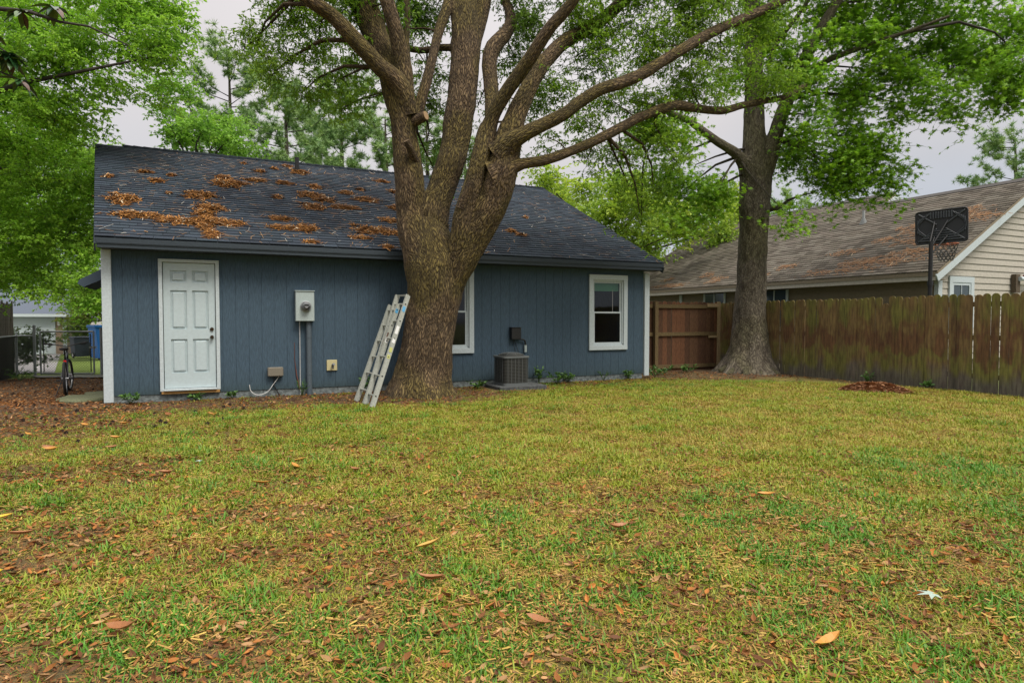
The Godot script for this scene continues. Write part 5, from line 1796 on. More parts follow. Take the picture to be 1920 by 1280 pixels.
# ---------- beyond the gate ----------
func far_left() -> void:
	var g := -0.57
	var t := thing("garage", "beige garage with a white door and a blue grey roof beyond the gate", "garage", Vector3(0, g, -31))
	var m := MB.new()
	m.span(Vector3(-12.5, -0.3, -6), Vector3(-5.95, 2.2, 0))
	part(t, "wall", m, plain(Color(0.36, 0.26, 0.19), 0.8))
	m = MB.new()
	for q in [[-8.6, -8.42, 0, 2.02], [-6.62, -6.42, 0, 2.02], [-8.6, -6.42, 2.021, 2.16]]:
		m.span(Vector3(q[0], q[2], 0.002), Vector3(q[1], q[3], 0.06))
	part(t, "door_frame", m, M.white)
	for i in 4:
		m = MB.new()
		m.cham(Vector3(-7.52, 0.255 + i * 0.503, 0.012), Vector3(1.79, 0.497, 0.05), 0.01)
		part(t, "door_section", m, M.white)
	m = MB.new()
	m.span(Vector3(-6.08, 0, 0.003), Vector3(-5.9, 2.2, 0.05))
	part(t, "corner_board", m, M.white)
	m = MB.new()
	m.cham(Vector3(-6.24, 1.72, 0.08), Vector3(0.14, 0.3, 0.14), 0.03)
	m.tube([Vector3(-6.24, 1.87, 0.08), Vector3(-6.24, 1.96, 0.08)], [0.09, 0.02], 8)
	part(t, "wall_lamp", m, M.cable)
	m = MB.new()
	var e := [Vector3(-12.9, 2.22, 0.45), Vector3(-5.55, 2.22, 0.45), Vector3(-5.55, 2.22, -6.5), Vector3(-12.9, 2.22, -6.5)]
	var ra := Vector3(-10.6, 3.75, -2.9)
	var rb := Vector3(-6.9, 3.75, -2.9)
	m.quad(e[0], e[1], rb, ra)
	m.tri(e[1], e[2], rb)
	m.quad(e[2], e[3], ra, rb)
	m.tri(e[3], e[0], ra)
	m.quad(e[3], e[2], e[1], e[0])
	part(t, "roof", m, mottled(Color(0.09, 0.11, 0.145), 0.2, 3.0, 0.9, 0.0, 61))
	m = MB.new()
	m.span(Vector3(-12.9, 2.06, 0.43), Vector3(-5.55, 2.215, 0.47))
	m.span(Vector3(-5.58, 2.06, -6.5), Vector3(-5.54, 2.214, 0.428))
	part(t, "fascia", m, M.white)
	# blue container and the pale cover behind it
	t = thing("blue_bin", "bright blue wheeled recycling container with a lid beyond the gate", "recycling bin", Vector3(-2.62, -0.42, -20.6), 0.45)
	m = MB.new()
	m.prism(PackedVector2Array([Vector2(-0.5, 0.12), Vector2(0.5, 0.12), Vector2(0.62, 1.4), Vector2(-0.62, 1.4)]), 0.9, Transform3D(Basis(), Vector3(0, 0, -0.45)))
	part(t, "body", m, M.blue_bin)
	m = MB.new()
	m.cham(Vector3(0, 1.46, 0), Vector3(1.34, 0.12, 1.02), 0.03)
	part(t, "lid", m, M.blue_bin)
	m = MB.new()
	m.cham(Vector3(-0.1, 0.75, 0.46), Vector3(0.22, 0.3, 0.01), 0.003)
	part(t, "label_sheet", m, M.white)
	for s: int in [-1, 1]:
		m = MB.new()
		m.rod(Vector3(s * 0.42 - 0.05, 0.1, 0.3), Vector3(s * 0.42 + 0.05, 0.1, 0.3), 0.1, 14)
		part(t, "wheel", m, M.rubber)
	t = thing("grey_bin", "dark grey wheeled rubbish bin standing on the bright lawn", "rubbish bin", Vector3(-4.25, -0.47, -24.4), 0.45)
	m = MB.new()
	m.prism(PackedVector2Array([Vector2(-0.27, 0.06), Vector2(0.27, 0.06), Vector2(0.34, 0.92), Vector2(-0.34, 0.92)]), 0.6, Transform3D(Basis(), Vector3(0, 0, -0.3)))
	part(t, "body", m, M.grey_bin)
	m = MB.new()
	m.cham(Vector3(0, 0.96, 0), Vector3(0.74, 0.08, 0.7), 0.03)
	m.rod(Vector3(-0.3, 0.95, -0.4), Vector3(0.3, 0.95, -0.4), 0.02, 6)
	part(t, "lid", m, M.grey_bin)
	m = MB.new()
	m.cham(Vector3(0.0, 0.68, 0.305), Vector3(0.34, 0.06, 0.03), 0.01)
	part(t, "hand_grip", m, M.dark_metal)
	for s: int in [-1, 1]:
		var w := node(t, "wheel")
		m = MB.new()
		m.ring(Vector3(s * 0.36, 0.14, 0.24), Vector3.RIGHT, 0.11, 0.03, 18, 6)
		part(w, "tyre", m, M.rubber)
		m = MB.new()
		m.rod(Vector3(s * 0.36 - 0.02, 0.14, 0.24), Vector3(s * 0.36 + 0.02, 0.14, 0.24), 0.085, 14)
		part(w, "hub", m, M.cable)
	t = thing("covered_load", "pale rounded cover rising behind the blue container", "cover", Vector3(-2.75, -0.62, -23.5))
	m = MB.new()
	m.tube([Vector3(-1.0, 1.35, 0), Vector3(-0.85, 1.42, 0), Vector3(0, 1.45, 0), Vector3(0.85, 1.42, 0), Vector3(1.0, 1.35, 0)], [0.1, 0.4, 0.48, 0.4, 0.1], 14)
	part(t, "tarpaulin", m, plain(Color(0.5, 0.46, 0.42), 0.7))
	m = MB.new()
	m.span(Vector3(-0.8, -0.3, -0.4), Vector3(0.8, 1.2, 0.4))
	part(t, "trailer_box", m, M.grey_bin)
	t = thing("far_fence", "brown board fence and posts at the far end of the neighbour's lawn", "fence", Vector3(-5.4, -0.55, -29.5))
	m = MB.new()
	for i in 40:
		m.span(Vector3(i * 0.15, 0, 0), Vector3(i * 0.15 + 0.138, 1.5 + 0.02 * sin(i * 3.0), 0.02))
	part(t, "boards", m, M.rail, "stuff")
	for i in 3:
		m = MB.new()
		m.span(Vector3(i * 2.4, 0, 0.022), Vector3(i * 2.4 + 0.1, 1.6, 0.12))
		part(t, "post", m, M.rail)


func path_strip(nm: String, poly: Array, lift: float, mat: Material, label: String, cat: String, n := 14) -> void:
	var m := MB.new()
	for i in n:
		for j in 6:
			var q := []
			for k in [[0, 0], [0, 1], [1, 1], [1, 0]]:
				var u: float = float(i + k[0]) / n
				var w: float = float(j + k[1]) / 6
				var p: Vector2 = (poly[0] as Vector2).lerp(poly[3], u).lerp((poly[1] as Vector2).lerp(poly[2], u), w)
				q.append(Vector3(p.x, ground_h(p.x, p.y) + lift, p.y))
			m.quad(q[0], q[1], q[2], q[3])
	# turned edges so that the sheet has thickness
	structure(nm, m, mat, label, cat)


# ---------- ground ----------
func ground_sheet() -> void:
	var xs := []
	var zs := []
	var x := -8.0
	while x <= 18.0:
		xs.append(x)
		x += 0.16
	var z := -12.0
	while z <= 14.0:
		zs.append(z)
		z += 0.16
	var m := MB.new()
	var outx := [-220.0, -120.0, -60.0, -30.0, -20.0, -14.0, -10.5] + xs + [22.0, 30.0, 45.0, 70.0, 120.0, 220.0]
	var outz := [-260.0, -150.0, -90.0, -60.0, -45.0, -38.0, -34.0, -30.0, -27.0, -24.0, -21.0, -18.0, -16.0, -14.0, -13.0] + zs + [16.0, 20.0, 30.0, 60.0, 160.0]
	for zz in outz:
		for xx in outx:
			var p := Vector3(xx, ground_h(xx, zz), zz)
			var b := bare(xx, zz) if zz > -1.0 else 1.0
			var n2 := lump.get_noise_2d(xx * 9, zz * 9)
			var soil := Color(0.075, 0.045, 0.022).lerp(Color(0.15, 0.085, 0.038), clampf(0.5 + n2 * 1.6, 0, 1))
			var turf := Color(0.13, 0.11, 0.02).lerp(Color(0.25, 0.205, 0.036), clampf(0.5 + n2 * 1.6, 0, 1))
			var c := turf.lerp(soil, b)
			if xx < 0.5 and zz < -8.3:
				c = Color(0.17, 0.25, 0.035)
			elif zz < -14 or xx > 14.2 or zz > 13:
				c = Color(0.12, 0.14, 0.04)
			m.col = c
			m.put(p, Vector3.UP)
	var w := outx.size()
	for j in outz.size() - 1:
		for i in w - 1:
			var p := j * w + i
			m.idx.append_array([p, p + 1, p + w, p + 1, p + w + 1, p + w])
	for j in range(1, outz.size() - 1):
		for i in range(1, w - 1):
			var p := j * w + i
			m.n[p] = (m.v[p + w] - m.v[p - w]).cross(m.v[p + 1] - m.v[p - 1]).normalized()
	structure("ground", m, M.ground, "yard soil and thin turf reaching past the houses", "ground")


func lawn() -> void:
	rng.seed = 404
	var near := grass_tuft(14, 41, 0.065, 0.06, 0.0068)
	var far := grass_tuft(14, 42, 0.1, 0.06, 0.0095)
	var mat_mesh := thatch(46)
	var sets := [[], [], [], [], [], []]
	for i in 105000:
		var d := 1.6 + 13.0 * pow(rng.randf(), 0.66)
		var a := rng.randf_range(-0.80, 0.80) + 0.441
		var p := Vector3(CAM.x + sin(a) * d, 0, CAM.z - cos(a) * d)
		if p.x < -2.6 or p.x > 13.85 or p.z < 0.05 and (p.x > -0.1 and p.x < 10.4) or p.z < -1.4 or (p.x < 0 and p.z < 0.5):
			continue
		var b := bare(p.x, p.z)
		var dead := i % 5 == 0
		if rng.randf() > 1.02 - b * (0.55 if dead else 0.93):
			continue
		if Vector2(p.x - 4.8, p.z - 0.8).length() < 0.66 or Vector2(p.x - 13.77, p.z + 0.28).length() < 0.6 or (p.x > 6.1 and p.x < 7.28 and p.z < 1.1):
			continue
		p.y = ground_h(p.x, p.z) - 0.004
		var n := lump.get_noise_2d(p.x * 6.0 + 30, p.z * 6.0)
		var n2 := lump.get_noise_2d(p.x * 1.7 - 80, p.z * 1.7)
		var s := rng.randf_range(0.6, 1.25) * (1.0 - 0.35 * b) * clampf(1.0 + n * 0.5, 0.6, 1.12)
		var k := 4 if dead else (0 if d < 5.2 else 2)
		var bs := Basis(Vector3.UP, rng.randf() * TAU).scaled(Vector3(s, s * rng.randf_range(0.7, 1.1), s))
		sets[k].append(Transform3D(bs, p))
		if dead:
			sets[k + 1].append(Color(0.22, 0.092, 0.022).lerp(Color(0.48, 0.34, 0.075), clampf(rng.randf() * 1.1 - b * 0.6, 0, 1)))
			continue
		var green := 0.56 + n * 0.55 + n2 * 0.35 + rng.randfn() * 0.17
		green -= 0.24 * smoothstep(4.0, 7.5, p.x + p.z * 0.3 + n2 * 2.5) * smoothstep(8.8, 6.8, p.z) * smoothstep(1.5, 3.5, p.z)
		green += 0.2 * smoothstep(6.8, 8.8, p.z)
		var c := Color(0.44, 0.35, 0.062).lerp(Color(0.29, 0.35, 0.015), smoothstep(0.06, 0.42, green)).lerp(Color(0.09, 0.27, 0.012), smoothstep(0.55, 0.95, green))
		sets[k + 1].append(c * rng.randf_range(0.68, 1.12))
	var g := thing("grass", "thin yellow green grass of the yard with straw coloured patches", "grass")
	g.set_meta("kind", "stuff")
	scatter(g, "blades", near, M.blade, sets[0], sets[1])
	scatter(g, "blades", far, M.blade, sets[2], sets[3])
	scatter(g, "thatch", mat_mesh, M.needle, sets[4], sets[5])


# dead stalks lying flat among the grass
func thatch(sd: int) -> ArrayMesh:
	rng.seed = sd
	var m := MB.new()
	for i in 34:
		var a := rng.randf() * TAU
		var o := Vector3(cos(a), 0, sin(a)) * 0.12 * sqrt(rng.randf()) + Vector3.UP * rng.randf_range(0.004, 0.025)
		var z := rng.randf() * TAU
		var d := Vector3(cos(z), rng.randf_range(-0.2, 0.2), sin(z)) * rng.randf_range(0.008, 0.026)
		var s := Vector3(-sin(z), rng.randf_range(-0.4, 0.4), cos(z)) * rng.randf_range(0.0012, 0.003)
		var g := rng.randf_range(0.55, 1.45)
		m.col = Color(g, g * rng.randf_range(0.85, 1.1), g * rng.randf_range(0.7, 1.2))
		m.quad(o - d - s, o - d + s, o + d + s, o + d - s)
	return m.done()


func dead_leaf(ll: float, lw: float, curl: float) -> ArrayMesh:
	var m := MB.new()
	var pts := []
	for i in 6:
		var t := i / 5.0
		pts.append([t * ll, sin(PI * pow(t, 0.85)) * lw / 2, curl * ll * (t - 0.5) * (t - 0.5) * 1.6])
	for i in 5:
		var a: Array = pts[i]
		var b: Array = pts[i + 1]
		for s: int in [-1, 1]:
			var p := [Vector3(a[0], a[2], 0), Vector3(b[0], b[2], 0), Vector3(b[0], b[2] + b[1] * 0.35 + curl * b[1], b[1] * s), Vector3(a[0], a[2] + a[1] * 0.35 + curl * a[1], a[1] * s)]
			if s == 1:
				p.reverse()
			m.quad(p[0], p[1], p[2], p[3])
	return m.done()


func litter() -> void:
	rng.seed = 505
	var small := dead_leaf(0.046, 0.019, 0.4)
	var xf := []
	var tint := []
	for i in 63000:
		var d := 1.8 + 14.8 * pow(rng.randf(), 0.75) if i < 42000 else 1.8 + 5.0 * sqrt(rng.randf())
		var a := rng.randf_range(-0.86, 0.74) + 0.441
		var p := Vector3(CAM.x + sin(a) * d, 0, CAM.z - cos(a) * d) if i < 56000 else Vector3(rng.randf_range(-3.1, 0.6), 0, rng.randf_range(-8.0, 3.0))
		if p.x < -3.2 or p.x > 13.8 or (p.z < 0.03 and p.x > -0.1 and p.x < 10.4) or p.z < -8.0 or (p.x > 6.1 and p.x < 7.28 and p.z < 1.1):
			continue
		var b := bare(p.x, p.z) if p.z > -0.5 else 0.9
		if rng.randf() > (0.16 + 0.84 * b if d > 5.0 else 0.55 + 0.45 * b):
			continue
		p.y = ground_h(p.x, p.z) + rng.randf_range(0.002, 0.016)
		var bs := Basis(Vector3.UP, rng.randf() * TAU) * Basis(Vector3.RIGHT, rng.randfn() * 0.35) * Basis(Vector3.FORWARD, rng.randfn() * 0.3)
		xf.append(Transform3D(bs.scaled(Vector3.ONE * rng.randf_range(0.55, 1.35)), p))
		var k := rng.randf()
		tint.append(Color(0.12, 0.046, 0.014).lerp(Color(0.44, 0.17, 0.028), k * k) if rng.randf() < 0.82 else Color(0.45, 0.26, 0.11) * rng.randf_range(0.6, 1.1))
	var t := thing("fallen_leaves", "small brown oak leaves scattered thickly over the yard", "fallen leaves")
	t.set_meta("kind", "stuff")
	scatter(t, "leaf_litter", small, M.dead_leaf, xf, tint)
	# the big leaves one can pick out
	var cols := [Color(0.5, 0.24, 0.035), Color(0.5, 0.3, 0.06), Color(0.62, 0.42, 0.03), Color(0.33, 0.14, 0.05)]
	var words := ["orange", "tan orange", "yellow", "rusty brown"]
	var where := ["on the bare strip by the house", "in the middle lawn", "in the near grass"]
	var spots := [[1.73, 6.26, 0], [2.25, 5.51, 0], [2.09, 5.71, 0], [2.97, 7.09, 0], [2.49, 8.23, 1], [0.27, 6.46, 2], [0.51, 7.66, 2], [0.35, 6.95, 3], [1.04, 5.58, 3], [0.60, 4.22, 3], [0.09, 4.12, 0], [-0.35, 3.05, 0], [0.55, 2.62, 0], [0.45, 3.59, 0], [1.64, 4.91, 3], [2.59, 6.23, 3], [5.07, 8.22, 0], [0.88, 1.87, 3], [1.07, 8.59, 3], [-0.01, 2.35, 0], [0.06, 4.05, 3], [1.40, 2.06, 0], [2.68, 9.21, 3], [2.49, 8.70, 3], [3.76, 8.44, 3], [3.76, 9.90, 0]]
	for i in spots.size():
		var q: Array = spots[i]
		var m := dead_leaf(rng.randf_range(0.12, 0.16), rng.randf_range(0.04, 0.054), rng.randf_range(0.3, 0.6))
		var c: Color = cols[q[2]]
		var o := part(self, "magnolia_leaf", m, leaf_mat(c))
		o.position = Vector3(q[0], ground_h(q[0], q[1]) + 0.03, q[1])
		o.rotation = Vector3(rng.randfn() * 0.2, rng.randf_range(-0.7, 0.7) + (PI if rng.randf() < 0.5 else 0.0) - 0.44, rng.randfn() * 0.15)
		tag(o, "%s fallen magnolia leaf %s" % [words[q[2]], where[0 if q[1] < 3.7 else (1 if q[1] < 7.2 else 2)]], "leaf", "big fallen magnolia leaves")
		told_apart(o, q[0], "from the left")
	for q in [[1.37, 5.28, "pale underside-up star leaf in the thin grass left of the ladder's foot line", 0.045], [4.53, 9.82, "large pale torn leaf lying in the near grass on the open side", 0.07], [5.03, 7.0, "fresh green leaf lying flat in the straw coloured grass", 0.04]]:
		var m := MB.new()
		leaf(m, Vector3.ZERO, Vector3(1, 0.1, 0).normalized(), Vector3.UP, q[3] * 1.5, 0.05, true)
		var green: bool = (q[2] as String).begins_with("fresh")
		var o := part(self, "fallen_leaf", m, leaf_mat(Color(0.05, 0.22, 0.06) if green else Color(0.33, 0.42, 0.36)))
		o.position = Vector3(q[0], ground_h(q[0], q[1]) + 0.045, q[1])
		o.rotation.y = q[0] * 2.0
		tag(o, q[2], "leaf")
	# spiky seed balls on the bare soil
	var ball := MB.new()
	ball.tube([Vector3(0, -0.016, 0), Vector3(0, -0.011, 0), Vector3(0, 0, 0), Vector3(0, 0.011, 0), Vector3(0, 0.016, 0)], [0.003, 0.012, 0.016, 0.012, 0.003], 8)
	for i in 22:
		var d := Vector3(rng.randfn(), rng.randfn(), rng.randfn()).normalized()
		ball.tube([d * 0.013, d * 0.026], [0.004, 0.0005], 3, false)
	var bm := ball.done()
	var bmat := plain(Color(0.03, 0.018, 0.012), 0.9)
	for i in 60:
		var x := rng.randf_range(-2.2, 1.9)
		var z := rng.randf_range(-4.6, 3.6)
		if x > -0.25 and z < 0.25:
			x -= 2.4
		var o := part(self, "seed_ball", bm, bmat)
		o.position = Vector3(x, ground_h(x, z) + 0.022, z)
		o.scale = Vector3.ONE * rng.randf_range(0.9, 1.5)
		tag(o, "dark spiky seed ball on the bare soil around the blue house's door corner", "seed ball", "spiky seed balls on the bare soil")
	# raked pile by the fence
	var pile := straw(0.7, 0.5, 900, 11000, 0.15, [Color(0.28, 0.14, 0.065), Color(0.55, 0.3, 0.15), Color(0.6, 0.42, 0.27)], 0.11)
	var o2 := part(self, "leaf_pile", pile, M.needle, "stuff")
	o2.position = Vector3(12.5, 0.0, 3.95)
	o2.rotation.y = -0.6
	tag(o2, "low raked heap of reddish brown leaves and needles at the fence foot", "leaf pile")


func leaf_mat(c: Color) -> StandardMaterial3D:
	var k := "leaf_%.2f_%.2f" % [c.r, c.g]
	if not M.has(k):
		var m := mottled(c, 0.25, 14.0, 0.55, 0.0, 70)
		m.backlight_enabled = true
		m.backlight = Color(0.3, 0.3, 0.3)
		M[k] = m
	return M[k]


func roof_straw() -> void:
	var run := 5.67
	var rise := 2.70
	var sl := Vector2(run, rise).length()
	var up := Vector3(0, rise, -run) / sl
	var nn := Vector3.RIGHT.cross(up)
	var eave := Vector3(0, 2.548, 0.37)
	var spots := [[0.10, 2.05, 0.30, 0.33], [0.10, 1.75, 0.16, 0.17], [0.35, 1.12, 0.42, 0.24], [0.95, 0.95, 0.34, 0.24], [1.52, 1.84, 0.24, 0.32], [1.29, 2.63, 0.33, 0.38], [1.42, 0.98, 0.30, 0.52], [1.35, 1.5, 0.2, 0.32], [1.47, 0.37, 0.13, 0.24], [1.85, 0.99, 0.2, 0.17], [1.82, 3.68, 0.38, 0.42], [1.74, 4.14, 0.16, 0.22], [2.36, 4.14, 0.24, 0.18], [2.96, 4.13, 0.20, 0.2], [3.40, 5.31, 0.26, 0.3], [-0.28, 3.47, 0.09, 0.15], [0.29, 4.06, 0.15, 0.15], [0.51, 3.42, 0.16, 0.18], [0.76, 3.94, 0.1, 0.13], [0.76, 2.61, 0.07, 0.09], [2.19, 5.66, 0.08, 0.1], [2.51, 5.01, 0.14, 0.16], [2.86, 5.42, 0.1, 0.11], [3.18, 5.82, 0.14, 0.12], [3.60, 4.03, 0.14, 0.22], [3.40, 3.3, 0.28, 0.28], [3.62, 3.02, 0.24, 0.25], [3.36, 2.42, 0.25, 0.26], [3.99, 2.51, 0.32, 0.2], [2.74, 2.91, 0.13, 0.14], [2.63, 1.44, 0.24, 0.16], [2.70, 0.9, 0.34, 0.16], [3.05, 0.95, 0.2, 0.26], [4.23, 3.74, 0.24, 0.17], [4.59, 3.28, 0.31, 0.2], [4.63, 4.14, 0.14, 0.11], [5.37, 5.14, 0.2, 0.15], [5.42, 4.21, 0.12, 0.17], [5.12, 2.77, 0.16, 0.2], [4.77, 1.81, 0.2, 0.21], [4.30, 1.07, 0.42, 0.26], [3.96, 1.33, 0.07, 0.1], [3.97, 0.58, 0.2, 0.12], [4.76, 0.96, 0.13, 0.16], [3.04, 0.2, 0.15, 0.09], [4.35, 0.12, 0.12, 0.12], [7.48, 1.63, 0.14, 0.15], [7.6, 1.39, 0.15, 0.12], [8.34, 2.80, 0.08, 0.1], [6.53, 0.87, 0.12, 0.1]]
	for i in spots.size():
		var q: Array = spots[i]
		var mb := straw(q[2] * 1.12, q[3] * 1.05, 600 + i, 4200, 0.032, [Color(0.2, 0.078, 0.012), Color(0.48, 0.215, 0.04), Color(0.62, 0.5, 0.33)], 0.13)
		var o := part(self, "pine_straw", mb, M.needle)
		o.transform = Transform3D(Basis(Vector3.RIGHT, nn, Vector3.RIGHT.cross(nn)), eave + Vector3(q[0], 0, 0) + up * q[1] + nn * 0.02)
		var size := "broad" if q[2] > 0.27 else ("middling" if q[2] > 0.18 else "small")
		var place := "low on the roof's door end" if q[1] < 1.6 and q[0] < 2.2 else ("low on the roof beside the oak" if q[1] < 1.6 and q[0] < 6 else ("on the roof past the oak" if q[0] >= 6 else ("just under the roof's ridge" if q[1] > 3.6 else "midway up the roof " + ("at its edge" if q[0] < 1.1 else ("above the door" if q[0] < 2.4 else "below the vent")))))
		tag(o, "%s pine straw patch %s" % [size, place], "pine straw", "pine straw patches on the dark roof")
		told_apart(o, q[0], "from the door end")


func loose_needles() -> void:
	rng.seed = 818
	var up := Vector3(0, 2.70, -5.67).normalized()
	var nn := Vector3.RIGHT.cross(up)
	var eave := Vector3(0, 2.548, 0.37)
	var m := MB.new()
	for i in 1500:
		var s := rng.randf() * 6.0
		var x := rng.randf_range(-0.1, 6.5) if rng.randf() < 0.8 else rng.randf_range(6.5, 10.4)
		var p := eave + Vector3(x, 0, 0) + up * s + nn * 0.036
		var a := rng.randfn() * 0.8
		var d := Vector3.RIGHT * cos(a) + up * sin(a)
		var w := (up * cos(a) - Vector3.RIGHT * sin(a)) * rng.randf_range(0.002, 0.005)
		d *= rng.randf_range(0.02, 0.09) if rng.randf() < 0.93 else 0.16
		m.col = Color(0.2, 0.09, 0.03).lerp(Color(0.42, 0.24, 0.1), rng.randf()) if rng.randf() < 0.75 else Color(0.45, 0.42, 0.36)
		m.quad(p - d - w, p + d - w, p + d + w, p - d + w)
	tag(part(self, "loose_needles", m, M.needle, "stuff"), "loose needles and twigs sprinkled thinly over the dark roof", "pine needles")


func magnolia() -> void:
	rng.seed = 77
	var t := thing("magnolia_tree", "magnolia limb with large glossy leaves hanging at the top corner of the yard", "tree", Vector3(-4.6, 0, 4.6))
	var m := MB.new()
	m.tube([Vector3(0, -0.2, 0), Vector3(0.05, 1.5, 0), Vector3(0.0, 3.2, 0.1), Vector3(-0.1, 6.5, 0)], [0.3, 0.22, 0.19, 0.1], 12, true, 2, 0.5)
	part(t, "trunk", m, M.maple_bark)
	m = MB.new()
	m.tube([Vector3(0.0, 3.4, 0.1), Vector3(4.20, 4.06, -0.07), Vector3(4.45, 4.01, 0.05), Vector3(4.66, 3.99, 0.15), Vector3(4.91, 3.90, 0.27), Vector3(5.14, 3.86, 0.38), Vector3(5.45, 3.70, 0.52)], [0.06, 0.04, 0.02, 0.016, 0.012, 0.009, 0.005], 7)
	part(t, "limb", m, M.twig)
	m = MB.new()
	m.tube([Vector3(4.12, 3.95, -0.22), Vector3(4.34, 3.74, -0.00), Vector3(4.50, 3.63, 0.08)], [0.016, 0.01, 0.006], 6)
	m.tube([Vector3(4.12, 3.90, -0.22), Vector3(4.33, 3.69, -0.00), Vector3(4.52, 3.58, 0.08)], [0.016, 0.01, 0.006], 6)
	m.tube([Vector3(4.11, 3.72, -0.22), Vector3(4.33, 3.52, -0.01), Vector3(4.59, 3.40, 0.12)], [0.016, 0.01, 0.006], 6)
	m.tube([Vector3(4.12, 4.14, -0.21), Vector3(4.34, 3.93, -0.00), Vector3(4.36, 3.81, 0.01)], [0.016, 0.01, 0.006], 6)
	part(t, "limb", m, M.twig)
	for q in [Vector3(4.61, 3.99, 0.13), Vector3(4.87, 4.03, 0.25), Vector3(4.50, 3.63, 0.08), Vector3(4.52, 3.58, 0.08), Vector3(4.59, 3.40, 0.12), Vector3(4.36, 3.81, 0.01)]:
		for i in 10:
			var lf := MB.new()
			var g := rng.randf_range(0.8, 1.2)
			var under := rng.randf() < 0.12
			lf.col = Color(0.1, 0.05, 0.025) * g if under else Color(0.022, 0.062, 0.022).lerp(Color(0.1, 0.17, 0.02), pow(rng.randf(), 2.0)) * g
			var a := TAU * i / 10.0 + rng.randf() * 0.5
			var d := Vector3(cos(a), rng.randf_range(-1.3, 0.25), sin(a)).normalized()
			var s := d.cross(Vector3.UP).normalized()
			var up := s.cross(d)
			var l := rng.randf_range(0.13, 0.19)
			var w := l * 0.19
			var p0: Vector3 = q
			var rows := []
			for k in 5:
				var u := k / 4.0
				var o: Vector3 = p0 + d * l * u - up * l * 0.18 * u * u
				var ww := w * sin(PI * pow(lerpf(0.06, 0.97, u), 0.9))
				rows.append([o, o + s * ww + up * ww * 0.3, o - s * ww + up * ww * 0.3])
			for k in 4:
				lf.quad(rows[k][0], rows[k][1], rows[k + 1][1], rows[k + 1][0])
				lf.quad(rows[k][2], rows[k][0], rows[k + 1][0], rows[k + 1][2])
			part(t, "leaf", lf, M.glossy_leaf)


